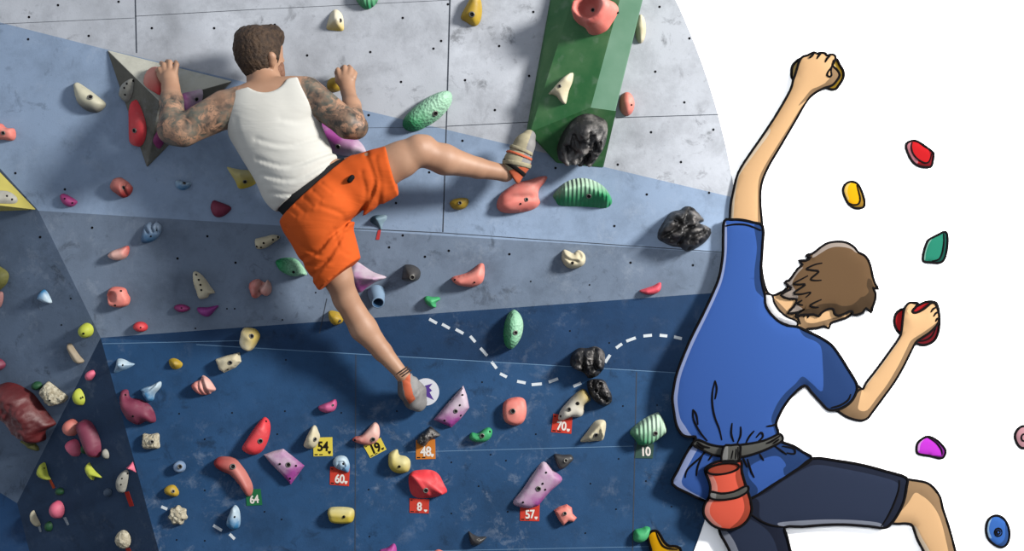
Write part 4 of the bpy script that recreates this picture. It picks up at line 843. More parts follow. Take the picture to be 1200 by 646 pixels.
def build_clothes():
    TANK = fabric('tank_cotton', C(222, 221, 214), C(212, 210, 202), .2, 9)
    f = Field((-1.36, -.78, 2.0), (-.70, -.2, 3.05), .006)
    for A, B, k, sy in BODYPTS['torso']: f.cone(grow(A, .013), grow(B, .013), k, sy)
    def wr(X, Y, Z):
        # pulled folds running across the back
        s = (X * .45 + Z); e = np.clip((2.62 - Z) / .25, 0, 1); return -.0012 * np.sin(s * 62 + 3 * np.sin(X * 11)) * e * np.clip((X + 1.3) * 4, 0, 1)
    f.wobble(wr); folds(f, FOLD_T)
    f.half((317,248), (396,188), (320,150), -.6); f.half((346,88), (371,137), (320,150), -.6); f.half((272,103), (263,147), (320,150), -.6)
    f.half((262,107), (345,88), (320,150), -.6)
    f.cone(J(309,78,-.7,30), J(309,78,-.2,30), 0, 1, 'sub')
    field_obj('tank_top', f, TANK, man)
    # dark waistband between top and shorts
    f = Field((-1.22, -.78, 2.0), (-.66, -.2, 2.75), .006)
    for A, B, k, sy in BODYPTS['torso'][1:]: f.cone(grow(A, .005), grow(B, .005), k, sy)
    f.cone(J(395,222,-.47,34.5), J(420,212,-.48,30), .03); f.cone(J(372,248,-.47,37.5), J(380,270,-.46,33), .03)
    f.half((316,243), (395,184), (390,240), -.6); f.half((330,268), (402,206), (340,200), -.6)
    field_obj('waistband', f, fabric('waistband_black', C(34, 35, 36), C(44, 44, 46), .1, 30), man)
    SH = fabric('shorts_orange', C(222, 98, 38), C(204, 84, 28), .3, 8)
    f = Field((-1.2, -.84, 1.75), (-.42, -.12, 2.80), .006)
    f.cone(J(357,235,-.48,37), J(388,212,-.48,30), .03, .85); f.cone(J(394,226,-.48,37), J(458,200,-.50,30), .03, .95); f.cone(J(370,256,-.48,41), J(397,322,-.48,30), .03, .9)
    f.cone(J(384,242,-.54,30), J(372,262,-.54,28), .04)
    def wr2(X, Y, Z):
        a = .005 * np.sin((X * 1.0 + Z * .75) * 48 + 2.5 * np.sin(Z * 9 + X * 4)); bq = .004 * np.sin((X * .3 - Z) * 34 + 2 * np.sin(X * 13)); return -(a + bq) * .28
    f.wobble(wr2); folds(f, FOLD_S)
    f.half((328,252), (391,194), (380,260), -.62); f.half((452,168), (468,232), (400,230), -.5); f.half((368,345), (424,301), (380,280), -.5)
    sh = field_obj('shorts', f, SH, man)
    loc = man.location
    V, Fc = tube_geo([P(396, 206, -.66) - loc, P(393, 214, -.66) - loc], .004, 6)
    # pocket tab on the right hip
    f = Field((-.84, -.74, 2.38), (-.68, -.5, 2.56), .004)
    f.cone(J(413,208,-.60,3.2), J(410,212,-.60,3.2), .004, 3.0); field_obj('pocket_tab', f, flat('tab_black', C(30, 30, 32)), man)
    # hair: cap over the skull, short at the neck, tuft at the brow
    HAIR = mat('hair_brown', C(54, 41, 32), .75, C(88, 68, 51), 40, .45, bump=.8, bscale=90, spec=.2)
    f = Field((-1.33, -.72, 2.72), (-.96, -.18, 3.2), .0045)
    f.cone(J(299,55,-.465,25.8), J(301,65,-.46,24.5), .015); f.cone(J(295,64,-.46,20), J(302,84,-.455,15), .015); f.cone(J(288,44,-.44,13), J(318,44,-.40,15.5), .02); f.cone(J(316,44,-.44,13), J(331,39,-.44,3), .015)
    f.cone(J(309,56,-.45,20), J(309,72,-.46,16), .015)
    def hw(X, Y, Z): return .0022 * np.sin(X * 260 + 3 * np.sin(Z * 60)) * np.sin(Z * 90 + X * 50)
    f.wobble(hw)
    f.half((282,87), (318,91), (300,60), -.5)
    f.half((329,36), (325.5,66), (300,60), -.5); f.cone(J(321,72,-.64,4.5), J(321,72,-.2,4.5), 0, 1, 'sub'); f.cone(J(325,84,-.64,9), J(325,84,-.2,9), 0, 1, 'sub')
    field_obj('hair', f, HAIR, man, sm=1)
    f = Field((-1.16, -.5, 2.78), (-1.0, -.26, 2.98), .004)
    f.cone(J(322,84,-.42,9), J(326,87,-.40,8), .01); f.cone(J(325,78,-.395,8.2), J(327,87,-.38,7), .01)
    field_obj('beard', f, mat('beard_brown', C(126, 88, 68), .8, C(160, 118, 96), 50, .4, bump=.6, bscale=120), man, sm=1)
    V, Fc = tube_geo([P(318.6 + 1.6 * math.cos(a), 79.5 + 1.8 * math.sin(a), -.487) - loc for a in [2 * math.pi * k / 12 for k in range(12)]], .0016, 6, True)
    mk('earring', V, Fc, mat('earring_steel', C(200, 190, 180), .3, metal=.8), None, man)
build_clothes()
def shoes():
    loc = man.location
    khaki = mat('shoe_khaki_suede', C(178, 168, 138), .8, C(140, 132, 108), 20, .4); rub = mat('shoe_grey_rubber', C(128, 126, 126), .7, C(160, 158, 156), 16, .4); ora = mat('shoe_orange', C(208, 104, 66), .75, C(190, 84, 50), 14, .3)
    blk = flat('shoe_black', C(34, 32, 32), .7)
    R = [(J(600,206,-.36,12), J(606,190,-.365,15.5), .012, 1), (J(606,190,-.365,15.5), J(615,169,-.365,12.5), .012, 1), (J(615,169,-.365,12), J(620,160,-.36,8), .01, 1)]
    f = Field((-.12, -.50, 2.3), (.18, -.19, 2.76), .004)
    for A, B, k, sy in R: f.cone(A, B, k, sy)
    f.half((588,190), (604,213), (612,180), -.36)
    def fmR(V, Q):
        c = V[Q].mean(1); a, b = np.array(P(612,210,-.3)), np.array(P(629,160,-.3)); 
        side = (c[:, 0] - a[0]) * (b[2] - a[2]) - (c[:, 2] - a[2]) * (b[0] - a[0])
        heel = c[:, 2] < P(0,199,-.3).z + (c[:, 0] - P(606,0,-.3).x) * .35
        return np.where(heel, 2, np.where(side > -.012 * .45, 1, 0))
    s = field_obj('climbing_shoe', f, [khaki, rub, ora], man, None, 2, fmR)
    for i, (p, q, c, w) in enumerate([((586,186), (611,203), blk, 5), ((590,190), (612,194), khaki, 5.5), ((596,178), (618,186), ora, 3.2), ((600,172), (622,181), khaki, 4.2)]):
        f = Field((-.12, -.50, 2.3), (.18, -.19, 2.76), .004)
        for A, B, k, sy in R: f.cone(grow(A, .004 + .001 * i), grow(B, .004 + .001 * i), k, sy)
        dx, dy = q[0] - p[0], q[1] - p[1]; L = math.hypot(dx, dy); nx, ny = -dy / L * w / 2, dx / L * w / 2
        f.half((p[0] + nx, p[1] + ny), (q[0] + nx, q[1] + ny), p, -.36); f.half((p[0] - nx, p[1] - ny), (q[0] - nx, q[1] - ny), p, -.36)
        f.half((622,205), (627,150), (600,180), -.36)
        st = field_obj('strap', f, c, s); st.location = -loc; st.location = (0, 0, 0); st.data.transform(Matrix.Translation(-loc))
    Lf = [(J(474,441,-.295,9), J(479,458,-.27,12.5), .012, 1), (J(479,458,-.27,12.5), J(485,469,-.225,11.5), .012, 1), (J(485,469,-.225,11.5), J(490,474,-.20,9), .01, 1), (J(484,448,-.26,7), J(491,458,-.22,8), .012, 1), (J(491,458,-.22,8), J(493,471,-.20,7.5), .012, 1)]
    f = Field((-.58, -.40, 1.34), (-.30, -.10, 1.66), .004)
    for A, B, k, sy in Lf: f.cone(A, B, k, sy)
    f.half((466,446), (484,436), (484,465), -.24)
    folds(f, [([(470,452),(477,458),(482,470)], .003, 1.6), ([(483,440),(485,456),(488,468)], .003, 1.6), ([(478,474),(486,464),(494,458)], .003, 1.6)])
    def fmL(V, Q):
        c = V[Q].mean(1); q = np.stack([600 + c[:, 0] * F / (c[:, 1] - CAMY), 323 - (c[:, 2] - CAMZ) * F / (c[:, 1] - CAMY)], 1)
        ora_ = inpoly(q, [(470,436), (481,438), (481,448), (484,462), (487,468), (480,474), (475,466), (472,452)]); rb = inpoly(q, [(464,446), (470,446), (474,466), (480,474), (480,492), (462,480)])
        return np.where(ora_, 2, np.where(rb, 3, 1))
    field_obj('climbing_shoe', f, [khaki, rub, ora, mat('shoe_dark_rubber', C(104, 100, 100), .7)], man, None, 2, fmL)
    V, Fc = [], []
    for k in range(3):
        c0 = np.array(P(472 + 2.2 * k - 2, 437 + 2 * k - 2, -.30)); ring = []
        for i in range(20):
            t = 2 * math.pi * i / 20; e1 = np.array([.83, 0, .55]); e2 = np.array([0, 1, 0]); ring.append(Vector(c0 + (e1 * math.cos(t) + e2 * math.sin(t)) * .0345) - loc)
        tube_geo(ring, .0035, 6, True, V, Fc)
    mk('anklet', V, Fc, mat('anklet_cord', C(60, 44, 36), .7), None, man)
shoes()
# ---------------------------------------------------------------- the picture on the white board: a relief figure with printed outlines and two-tone inks
INK = flat('outline_ink', C(14, 12, 14))
KD = KL * 1.6
def ink(name, *c): return flat('ink_' + name, C(*c, KD))
D_SKIN, D_SKIND, D_SKINL = ink('skin', 241, 195, 144), ink('skin_tone', 158, 128, 96), ink('skin_pale', 250, 228, 200)
D_SHIRT, D_SHIRTD, D_SHIRTL = ink('shirt', 64, 104, 184), ink('shirt_navy', 42, 70, 122), ink('shirt_lilac', 168, 184, 232)
D_SHORT, D_SHORTD, D_SHORTL = ink('shorts', 50, 60, 84), ink('shorts_dark', 34, 40, 58), ink('shorts_pale', 150, 156, 172)
D_HAIR, D_HAIRD, D_HAIRL = ink('hair', 114, 88, 62), ink('hair_dark', 82, 64, 46), ink('hair_pale', 170, 156, 146)
D_BELT, D_BELTL = ink('belt', 98, 98, 94), ink('belt_pale', 150, 150, 148)
D_BAG, D_BAGD, D_BAGL = ink('bag', 255, 108, 84), ink('bag_brown', 178, 76, 56), ink('bag_pale', 255, 164, 150)
ZB = -.204                # back of the relief
def relief(name, outline, top, bulge, mats, patches=(), strokes=(), parent=None, lw=1.7, soft=3, step=7, zb=None, D=16, rim=True, smooth=True, swid=1.25):
    """outline (pixels) -> raised plate: front at depth top swelling by bulge towards the middle, sides back to the board, ink outline and strokes in the same mesh.
    patches: (material index, polygon) colour areas printed on it; strokes: polylines of ink."""
    o = catmull(outline, soft) if smooth else dense(outline, 6)
    if area(o) < 0: o = o[::-1]
    oa = np.array(o); zb = ZB if zb is None else zb
    pat = [(mi, catmull(p, 4) if sm else dense(p, 5)) for mi, p, sm in [(q + (True,))[:3] for q in patches]]
    ov, of = fill(o, step, [p for _, p in pat])
    def front(q):
        q = np.atleast_2d(np.array(q, float)); d = segdist(q, oa); t = np.clip(d / D, 0, 1); return top - bulge * np.sqrt(np.clip(1 - (1 - t) ** 2, 0, 1))
    zf = front(ov); V = [P(x, y, z) for (x, y), z in zip(ov, zf)]; Fc = list(of); cen = np.array([ov[list(f)].mean(0) for f in of])
    M = np.zeros(len(of), int)
    for mi, p in pat: M[inpoly(cen, p)] = mi
    M = list(M); nI = len(mats); b = len(V)
    for x, y in o: V += [P(x, y, top), P(x, y, zb)]
    n = len(o)
    for i in range(n):
        j = (i + 1) % n; Fc.append((b + 2 * i, b + 2 * j, b + 2 * j + 1, b + 2 * i + 1)); M.append(nI)
    V2, F2 = [], []
    if rim: tube_geo([P(x, y, top - .001) for x, y in o], lw / 250, 6, True, V2, F2)
    for s in strokes:
        w = swid
        if isinstance(s, dict): w = s['w']; s = s['p']
        sp = catmull(s, 4, False); z = front(sp); m_ = len(sp)
        rr = [w / 250 * (.35 + .65 * math.sin(math.pi * (.12 + .76 * i / (m_ - 1)))) for i in range(m_)]
        tube_geo([P(x, y, zz - .0005) for (x, y), zz in zip(sp, z)], rr, 6, False, V2, F2)
    b = len(V); V += V2; Fc += [tuple(b + i for i in f) for f in F2]; M += [nI] * len(F2)
    off = parent.location if parent is not None else Vector((0, 0, 0))
    ob = mk(name, [v - off for v in V], Fc, list(mats) + [INK], M, parent, True)
    ob.data.set_sharp_from_angle(angle=math.radians(50))
    return ob
# body: raised arm, torso, head, right arm and leg in one continuous surface
armL = [(893,264),(891,240),(892,217),(900,196),(914,172),(931,143),(943,122),(950,113),(958,107),(966,103),(975,100),(980,95),(984,88),(980,81),(975.5,77),(979,69),(978,65),(974,64),(969,65),(967,62.5),(961,62),(958,63),(954,61.5),(950,63),(946,65),(940,67),(936,74),(932.5,86),(929.5,94),(926.5,105),(915,126),(900,150),(882,176),(870,194),(864,206),(860,222),(856.5,240),(855,262)]
inner = [(852,300),(846,330),(828,380),(808,430),(804,480),(812,512),(822,525),(826,560),(850,600),(880,612),(940,606),(1000,606),(1046,613.5)]
leg = [(1060,613.5),(1068,615),(1071,620),(1075,632),(1083,647),(1092,664),(1124,664),(1120,648),(1112,618),(1105,597),(1102,584),(1096,574),(1088,567),(1078,564),(1061,561.5)]
inner2 = [(1010,552),(950,545),(908,520),(904,500),(912,478),(930,456),(946,448)]
armR = [(975,478),(982,482),(990,487.5),(1000,491.5),(1010,493),(1017,490),(1022,483.5),(1035,466),(1048,448),(1058,431),(1065.5,416),(1073,401.5),(1080,396),(1089,390),(1096,383),(1099.5,377),(1100.5,373),(1100,366),(1098.5,361),(1096.5,356),(1092.5,354.5),(1089,357),(1083,362),(1077,365.5),(1071.5,367),(1069,364.5),(1073,360),(1076,356),(1072,355),(1065,355.5),(1060,362),(1058,374),(1056.5,388),(1054,396),(1040,416),(1026,435),(1015,449),(1011.5,456),(1007,454)]
head = [(995,440),(975,412),(952,394),(944,386.5),(957,384.5),(966,382.5),(971,385),(974,378.5),(984,375),(994,371),(1000,365),(1008,352),(1016,330),(1008,305),(985,289),(960,293),(940,310),(930,326),(921,339),(914,343.5),(905,346.5),(898,340),(893,320),(891,290)]
body_o = armL + inner + leg + inner2 + armR + head
KN = [[(948.5,68),(951,66),(954,63)], [(957,69),(959.5,65.5),(962,63)], [(967,73),(970,68),(973,65.5)], [(977,70),(974,79),(970.5,84),(969.5,88),(972,90),(974.5,88),(974,83),(975.5,77)],
      [(1091,366),(1094,362),(1098,360)], [(1094,371),(1097,367),(1100,366)], [(1096.5,377),(1098,374),(1100,373)],
      [(1010,456),(1006,458),(1003,462)], [(903,346),(906,354),(912,364),(921,372),(934,378)],
      [(942,372),(943,367),(948,363),(954,361),(959,361.5),(962,364)], [(946,373),(949,369),(954,366)], [(936,366),(935,372),(938,380)]]
pd_ = relief('person', body_o, -.213, .016, [D_SKIN, D_SKIND, D_SKINL],
    [(1, [(958,107),(966,103),(975,100),(980,95),(984,88),(980,81),(975,79),(975,86),(972,92),(969,95),(966,98),(958,102),(951,105),(944,113),(936,124)]),
     (1, [(952,112),(940,124),(925,148),(908,175),(896,195),(889,212),(888,240),(889,264),(896,264),(894,240),(895,217),(902,197),(916,173),(933,144),(945,123)]),
     (2, [(856,258),(859,258),(861,235),(865,210),(872,197),(886,178),(902,156),(899,151),(882,175),(868,194),(861,212),(857,236)]),
     (1, [(1101,376),(1096,384),(1089,391),(1080,397),(1073,402),(1066,417),(1058,432),(1048,449),(1035,467),(1022,485),(1017,492),(1008,495),(985,488),(974,480),(990,470),(1005,452),(1010,455),(1007,470),(1006,480),(1016,481),(1028,466),(1040,450),(1053,428),(1062,410),(1068,399),(1080,391),(1090,384)]),
     (2, [(1012,456),(1026,438),(1040,419),(1054,399),(1057,390),(1054,394),(1038,415),(1014,448)]),
     (1, [(1061,560),(1080,563),(1092,568),(1101,580),(1106,597),(1114,618),(1126,664),(1116,664),(1110,640),(1104,615),(1098,600),(1089,588),(1080,581),(1072,578),(1064,590),(1052,604),(1046,612),(1056,590)]),
     (2, [(1070,618),(1074,618),(1080,630),(1089,645),(1098,664),(1090,664),(1080,645),(1073,632)]),
     (1, [(906,349),(912,362),(921,370),(933,376),(940,372),(932,370),(924,366),(914,356)]),
     (1, [(936,366),(934,374),(937,382),(946,388),(958,386),(974,380),(990,372),(980,372),(965,376),(952,379),(944,377),(942,370)])],
    KN, lw=1.6, soft=3)
tag(pd_, 'drawn climber in a blue shirt with brown hair, seen from behind on the white board', 'person')
rebase(pd_, P(900, 480, ZB))
shirt = [(849,259),(858,257.5),(870,258),(883,261),(894,265.5),(893.5,290),(892,315),(893,330),(896.5,346),(897,356),(902,366),(912,376),(923,381.5),(934,383),(945,388),(960,395),(974,404),(984,417),(994,433),(1004,450),(1003,461),(997,471),(987,478),(972,481),(962,472),(951,460),(943,452),(931,461),(921,473),(914,485),(909.5,497),(912,506),(910,513),(916,518),(930,523),(941,530),(951.5,538),(930,553),(905,569),(883,583),(865,590),(845,592),(828,588),(808,579),(788,567.5),(794,552),(804,532),(813,518),(815,512),(806,512),(799,509),(793,499),(790,484),(788,468),(789.5,455),(794,435),(808,400),(823,370),(836,342),(843,324),(847,300),(847.5,278)]
sh = relief('shirt', shirt, -.237, .008, [D_SHIRT, D_SHIRTD, D_SHIRTL],
    [(2, [(846,262),(851,262),(852,280),(851,302),(847,326),(840,345),(827,373),(812,404),(799,437),(795,457),(794,472),(797,490),(803,500),(808,508),(812,513),(800,512),(790,495),(785,470),(787,452),(792,432),(806,398),(821,368),(834,340),(842,320)]),
     (1, [(884,263),(895,264),(895,290),(893,315),(896,347),(890,345),(885,338),(884,318),(887,290)]),
     (1, [(936,383),(946,388),(961,395),(975,404),(986,418),(1006,450),(1004,463),(997,473),(985,480),(972,482),(960,472),(950,460),(944,452),(938,458),(926,470),(918,484),(914,498),(917,510),(911,514),(906,500),(904,490),(911,473),(921,460),(932,450),(939,442),(944,443),(952,450),(964,458),(964,425),(962,407),(955,400),(942,394)]),
     (2, [(788,568),(796,550),(806,530),(814,520),(820,521),(812,536),(802,555),(799,566),(806,574),(824,584),(832,589),(806,580)]),
     (1, [(913,518),(931,523),(942,530),(952,538),(935,550),(921,558),(918,550),(921,545),(914,536),(904,535),(890,540),(878,548),(878,560),(888,573),(884,584),(872,590),(862,560),(862,545),(880,532),(900,524)])],
    [[(838,446),(835,460),(835,475),(838,490),(843,503),(846,516)], [(838,446),(840,456),(838,468)], [(812,480),(813,492),(820,506),(829,517)], [(812,480),(816,486),(818,498)], [(858,496),(857,508),(860,518)], [(868,500),(868,510),(864,520)],
     [(884,505),(878,512),(874,520)], [(886,513),(892,507),(894,512),(888,518)], [(898,500),(905,499),(910,497)], [(829,527),(820,537),(806,550),(803,560)], [(825,530),(818,546),(816,558)], [(876,538),(880,552),(884,560)], [(890,532),(895,540)], [(870,535),(876,548)], [(907,522),(915,528),(922,533)], [(917,523),(930,526),(931,532),(922,531)], [(835,533),(830,540)],
     [(974,478),(985,475),(994,469),(997,462)], [(850,265),(862,263),(876,264),(892,270)]], pd_, lw=1.7, step=8)

shorts_o = [(951,537.5),(980,540),(1010,545),(1040,553),(1062,560),(1062.5,570),(1059,588),(1052,603),(1044,614),(1036,619),(1018,617),(990,615),(965,615.5),(940,617.5),(920,618),(922.5,630),(926,645),(930,664),(862,664),(857,650),(850,636),(843,622),(846,605),(856,596),(870,588),(884,582),(905,568.5),(930,553)]
relief('shorts', shorts_o, -.233, .008, [D_SHORT, D_SHORTD, D_SHORTL],
    [(1, [(951,537),(1000,541),(1040,551),(1064,559),(1063,575),(1056,597),(1046,613),(1037,619),(1032,617),(1042,604),(1050,588),(1054,572),(1048,564),(1020,556),(985,549),(957,545),(940,551),(915,566),(900,577),(884,584),(905,568),(930,552)]),
     (2, [(912,613),(945,610),(975,609),(1005,610),(1030,613),(1034,618),(1018,618),(990,616),(965,616.5),(940,619),(920,619)]),
     (1, [(884,584),(890,590),(890,605),(897,613),(905,616),(920,618),(924,630),(931,664),(914,664),(911,645),(904,628),(892,616),(872,606),(862,610),(852,612),(846,606),(870,588)]),
     (2, [(843,620),(851,622),(860,634),(867,650),(872,664),(860,664),(856,650)])],
    [[(880,603),(892,611),(905,616),(920,618)], [(1054,563),(1053,575),(1047,592),(1040,606),(1033,617)]], pd_, lw=1.7, step=8)
hair_px = [(235,365),(270,350),(300,310),(330,270),(362,241),(335,212),(385,213),(418,192),(383,175),(412,170),(440,160),(475,130),(520,98),(570,82),(640,80),(690,95),(730,125),(752,155),(790,172),(820,205),(840,260),(855,330),(870,375),(893,412),(856,404),(873,440),(870,490),(852,540),(843,577),(806,545),(785,575),(745,592),(715,592),(712,570),(690,568),(650,588),(610,598),(585,582),(578,556),(555,548),(520,560),(490,582),(475,602),(440,590),(400,592),(345,594),(318,610),(322,590),(374,552),(325,577),(260,580),(300,535),(322,483),(265,480),(210,455),(258,423),(283,404)]
hair_o = [(880 + x / 5.98, 270 + y / 5.98) for x, y in hair_px]
def hp(l): return [(880 + x / 5.98, 270 + y / 5.98) for x, y in l]
relief('hair', hair_o, -.234, .014, [D_HAIR, D_HAIRD, D_HAIRL],
    [(2, hp([(430,180),(475,128),(520,95),(570,78),(640,76),(690,92),(730,122),(752,155),(735,155),(700,130),(650,118),(590,116),(540,130),(490,160),(440,190)])),
     (1, hp([(820,340),(845,350),(860,400),(875,440),(872,490),(852,545),(845,580),(805,548),(785,578),(740,596),(600,600),(560,548),(500,570),(470,605),(400,600),(340,596),(370,560),(440,540),(480,520),(545,512),(600,516),(640,530),(700,525),(740,500),(770,470),(800,460),(825,430),(812,390)])),
     (2, hp([(230,362),(275,345),(330,275),(350,262),(365,262),(330,300),(300,345),(290,380),(310,420),(300,440),(330,460),(325,490),(335,530),(360,550),(330,580),(262,582),(300,535),(320,485),(262,482),(208,455),(258,422),(283,404)]))],
    [hp([(500,230),(450,240),(390,270),(430,280),(475,290),(420,340),(450,352),(495,350)]), hp([(400,318),(350,345),(298,375),(340,380),(380,382),(300,440),(350,448),(420,435),(385,470)]), hp([(495,485),(440,510),(415,530),(450,540),(475,540)]), hp([(360,490),(325,515),(365,525)])], pd_, lw=1.6, soft=2, step=6, zb=-.208)
collar = [(896.5,345),(900,345),(905,346.5),(907,354),(912.5,363),(921.5,371),(934,377),(933,382.5),(922,380.5),(911,375),(902,366),(897,356)]
relief('collar', collar, -.238, .008, [ink('collar', 252, 252, 254), ink('collar_grey', 214, 214, 220)], [(1, [(912,372),(922,375),(934,377),(933,383),(920,381)])], [], pd_, lw=1.3, step=4, D=5)
belt_o = [(815,516.5),(820,516),(832,521),(847,523.5),(868,521.5),(890,518),(904,513),(914,508.5),(917.5,516),(905,523.5),(890,530),(870,535.5),(850,535.5),(835,533),(822,527),(812,521.5)]
relief('belt', belt_o, -.249, .004, [D_BELT, D_BELTL], [], [[(817,518),(824,523),(832,525)], [(816,521),(825,526)], [(914,511),(905,517),(898,520)], [(913,515),(906,520)]], pd_, lw=1.4, step=5, D=6)
# chalk bag clipped to the belt
bag_o = [(826.5,553),(828,548),(835,543.5),(845,540.5),(858,539),(868.5,540.5),(869,551),(872,563),(876,575),(880,589),(880.5,600),(875,611),(865,618.5),(852,621),(838,617.5),(829,610),(824.5,602),(825.5,592),(831,583),(832.5,573),(831,564)]
bag = relief('chalk_bag', bag_o, -.266, .013, [D_BAG, D_BAGD, D_BAGL],
    [(2, [(826,552),(830,551),(838,562),(841,573),(839,583),(833,592),(832,602),(838,611),(846,618),(834,616),(822,603),(824,592),(830,583),(831,572)]),
     (1, [(866,541),(870,541),(873,563),(881,589),(882,601),(875,613),(862,621),(855,620),(866,610),(872,598),(871,586),(866,574),(862,560),(863,550)]),
     (1, ell(847.5,549.5,19,6.2,-9, 20))], [], None, lw=1.7, step=5, D=24, zb=-.2562)
tag(bag, 'coral red drawn chalk bag with a grey strap, hanging from the drawn climber\'s belt', 'chalk bag'); rebase(bag, P(852, 600, -.26))
V, Fc = tube_geo([P(x, y, -.2775) - bag.location for x, y in ell(847.5,549.5,19,6.2,-9, 28)], 1.3 / 250, 6, True)
mk('opening_rim', V, Fc, INK, None, bag)
band = relief('strap', [(833,576.5),(845,578.5),(860,576.5),(875,569.5),(877,575),(870,580.5),(861,584),(845,586),(832.5,584)], -.2795, .004, [D_BELT, D_BELTL], [(1, [(833,576),(839,577),(838,586),(832,585)])], [], bag, lw=1.3, step=4, zb=-.272, D=4)
loop = relief('belt_loop', [(848.5,523.5),(857,522),(867,521.5),(867.5,530),(866,541),(855,541),(845.5,540)], -.270, .004, [D_BELT, D_BELTL], [(1, [(848,523),(853,522),(852,541),(845,540)])], [[(859,528),(857,538)], [(863,526),(862,538)], [(865,524),(865,538)]], bag, lw=1.4, step=4, zb=-.2605, D=4, swid=.8)
# the drawn holds
def drawn(label, outline, face, base, side, hi=None, extra=(), strokes=(), zb=None, z=None, name='drawn_hold', hi_poly=None, bulge=.008):
    zb = -.1929 if zb is None else zb; top = (zb - .014) if z is None else z
    mats = [face, side] + ([hi] if hi else [])
    pt = [(1, [p for p in base])] if base else []
    if hi_poly: pt.append((2, hi_poly))
    o = relief(name, outline, top, bulge, mats, pt, strokes, None, lw=1.6, step=4, zb=zb, D=7, swid=1.1)
    tag(o, label, 'drawn hold', 'drawn holds on the white board'); rebase(o, P(sum(p[0] for p in outline) / len(outline), sum(p[1] for p in outline) / len(outline), zb)); return o
drawn('bright red drawn hold, topmost on the white board', [(1062,174),(1062.5,168.5),(1066,166),(1072,165),(1078,167.5),(1086,173),(1092.5,178),(1094,181),(1093,190),(1091,195),(1087,196),(1078,195),(1071,191),(1066,184)], ink('red', 204, 30, 36), [(1086,172),(1096,180),(1095,192),(1090,198),(1080,198),(1070,192),(1080,191),(1087,190),(1090,184),(1089,178)], ink('red_dark', 132, 26, 34), ink('red_pale', 206, 130, 140), strokes=[[(1069,167),(1068,172),(1070,180),(1076,187),(1084,191),(1089,189),(1092,180)]], hi_poly=[(1060,174),(1063,166),(1068,166),(1067,174),(1070,182),(1076,189),(1072,193),(1065,186)])
drawn('yellow oval drawn hold left of the red one on the white board', [(988,224),(990,217),(995,213.5),(1001,213.5),(1006,217),(1010,225),(1013,235),(1012.5,242),(1008,244),(1001,243.5),(995,239.5),(991,233)], ink('amber', 252, 186, 12), [(1003,214),(1008,219),(1014,234),(1014,244),(1003,246),(994,240),(1000,241),(1006,239),(1008,234),(1006,225)], ink('amber_dark', 164, 126, 44), strokes=[[(1004,217),(1006,224),(1008,233),(1006,239),(1000,240),(995,238)]], hi=ink('amber_pale', 255, 212, 110), hi_poly=[(987,224),(991,214),(997,214),(994,219),(993,226),(995,234),(990,232)])
drawn('teal green drawn hold below the red one on the white board', [(1081.5,303),(1083,294),(1087,283),(1092,279),(1100,275),(1106,272),(1109.5,273.5),(1110.5,283),(1109,296),(1106,304.5),(1101,308),(1090,307.5),(1083,306.5)], ink('teal', 44, 142, 116), [(1105,272),(1111,273),(1111,290),(1107,306),(1100,309),(1088,308),(1098,305),(1103,301),(1106,290)], ink('teal_dark', 24, 82, 72), strokes=[[(1106,274),(1106,285),(1104,297),(1100,304),(1092,306)]], hi=ink('teal_pale', 150, 204, 186), hi_poly=[(1081,303),(1082,294),(1087,283),(1093,279),(1088,287),(1085,297),(1084,305)])
drawn('magenta violet drawn hold left of the drawn knee', [(1074,526),(1075.5,519.5),(1081,514.5),(1087,512),(1094,514),(1101,519),(1107,526),(1108,531),(1105,536.5),(1100,537),(1090,534.5),(1080,533),(1075,531)], ink('violet', 212, 62, 226), [(1090,512),(1102,518),(1109,528),(1106,538),(1096,537),(1086,535),(1096,534),(1103,534),(1104,528),(1098,519)], ink('violet_dark', 128, 38, 140), strokes=[[(1088,513),(1097,519),(1103,527),(1104,533)]], hi=ink('violet_pale', 232, 160, 238), hi_poly=[(1074,526),(1077,518),(1083,515),(1079,520),(1077,529)])
drawn('blue oval drawn hold with a dark bolt at the lower right of the white board', [(1155.5,621),(1157,612),(1162,606),(1169,604.5),(1176,608),(1181,616),(1183,626),(1181,636),(1176,641),(1169,640.5),(1161,635),(1157,629)], ink('blue', 64, 116, 200), [(1178,610),(1184,622),(1182,637),(1176,642),(1166,640),(1174,636),(1178,628)], ink('blue_dark', 52, 88, 150), extra=(), strokes=[ell(1170,624,4.2,4.6) + ell(1170,624,4.2,4.6)[:1], ell(1170,624,2,2.2) + ell(1170,624,2,2.2)[:1]], hi=ink('blue_pale', 160, 196, 236), hi_poly=[(1155,621),(1158,611),(1163,606),(1160,614),(1159,622),(1162,631),(1158,629)])
drawn('dusty pink drawn hold cut off by the right edge of the photo', [(1189.5,512),(1191,506),(1196,500.5),(1203,500),(1208,506),(1208,517),(1204,524),(1197,525),(1192,520)], ink('dusty_pink', 204, 150, 160), None, ink('dusty_pink_dark', 150, 100, 110), strokes=[ell(1200,513,3,4) + ell(1200,513,3,4)[:1]])
drawn('tan gold drawn hold gripped by the drawn raised hand', [(929.5,93),(927.5,85),(929,77),(934,71.5),(942,67),(955,66),(978,68),(984,76),(988.5,84),(988,92),(983,100),(979,104.5),(972,104.5),(964,101),(945,98)], ink('gold', 240, 204, 130), [(975,60),(992,80),(990,96),(980,108),(960,106),(972,100),(984,90),(977,72)], ink('gold_dark', 156, 124, 34), z=-.1975, bulge=.0005)
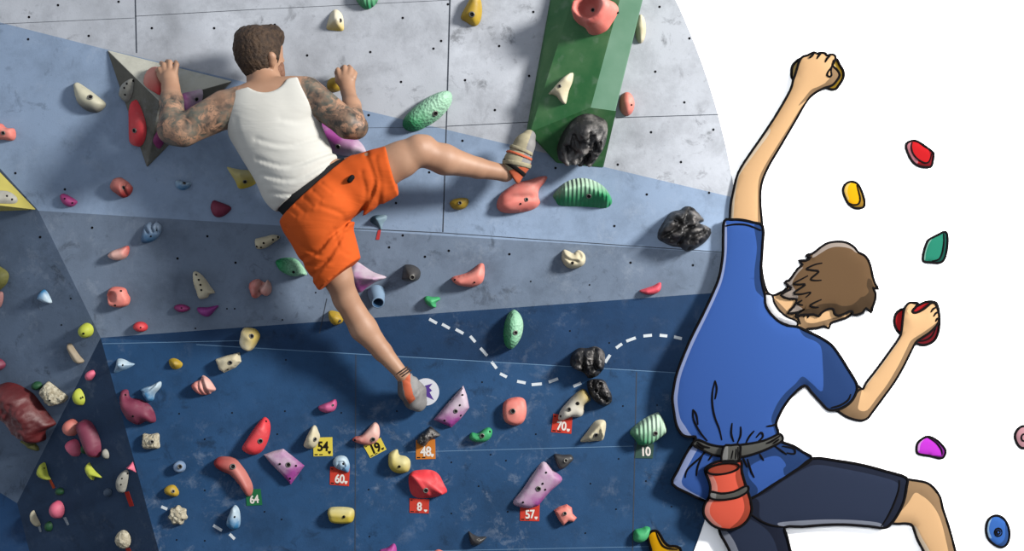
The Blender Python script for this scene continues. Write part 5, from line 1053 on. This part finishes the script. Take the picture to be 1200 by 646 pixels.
drawn('dark red drawn hold gripped by the drawn lower hand', [(1056,392),(1050.5,386),(1048,377),(1050,368),(1056,363),(1064,362),(1075,358.5),(1085,354),(1095,354),(1099,359),(1101,374),(1099.5,390),(1094,400),(1084,404.5),(1075,403),(1062,396)], ink('crimson', 190, 34, 40), [(1064,364),(1076,366),(1090,362),(1103,360),(1104,392),(1090,408),(1070,406),(1062,398)], ink('crimson_dark', 118, 24, 34), z=-.1975, bulge=.0005, strokes=[[(1074,400),(1084,399),(1092,394),(1097,384)]])
drawn('amber curved drawn hold at the bottom edge by the green bump', [(759.5,631),(760.5,626),(765,622.5),(770,623),(774,628),(778,635),(784,640),(791,640.5),(797,643),(798,650),(795,656),(768,656),(763,644)], ink('amber', 252, 186, 12), [(771,623),(775,628),(779,635),(785,640),(794,641),(799,646),(797,655),(792,648),(782,645),(775,640),(771,632)], ink('amber_dark', 164, 126, 44), strokes=[[(769,624),(772,632),(777,640),(784,643),(794,644)]], zb=-.1935)
# ---------------------------------------------------------------- light: bright hall all around, one strong lamp high on the right
wd = bpy.data.worlds.new('hall'); SC.world = wd; wd.use_nodes = True
bg = wd.node_tree.nodes['Background']; bg.inputs[0].default_value = (.90, .97, 1.08, 1); bg.inputs[1].default_value = .84
ld = bpy.data.lights.new('hall_floodlight', 'AREA'); ld.shape = 'DISK'; ld.size = 1.7; ld.energy = 2900; ld.color = (1, .97, .92)
lo = bpy.data.objects.new('hall_floodlight', ld); COL.objects.link(lo); lo.location = (7.1, -5.3, 5.7)
lo.rotation_euler = (Vector((-.3, -.2, 2.0)) - lo.location).to_track_quat('-Z', 'Y').to_euler()
l2 = bpy.data.lights.new('board_fill', 'SPOT'); l2.energy = 1650; l2.spot_size = math.radians(27.5); l2.spot_blend = .25; l2.shadow_soft_size = .5  # added fill, no lamp of the hall: lightens the figure's shadows on the board
lo2 = bpy.data.objects.new('board_fill', l2); COL.objects.link(lo2); lo2.location = (.3, -5.9, 2.9)
lo2.rotation_euler = (Vector((2.28, -.2, 1.93)) - lo2.location).to_track_quat('-Z', 'Y').to_euler()
cd = bpy.data.cameras.new('camera'); cam = bpy.data.objects.new('camera', cd); COL.objects.link(cam)
cam.location = CAMP; cam.rotation_euler = (math.radians(90), 0, 0); cd.sensor_width = 36; cd.lens = 45; cd.clip_end = 100
SC.camera = cam
SC.view_settings.view_transform = 'Standard'; SC.view_settings.look = 'None'; SC.view_settings.gamma = 1; SC.view_settings.exposure = 0; SC.view_settings.use_curve_mapping = False
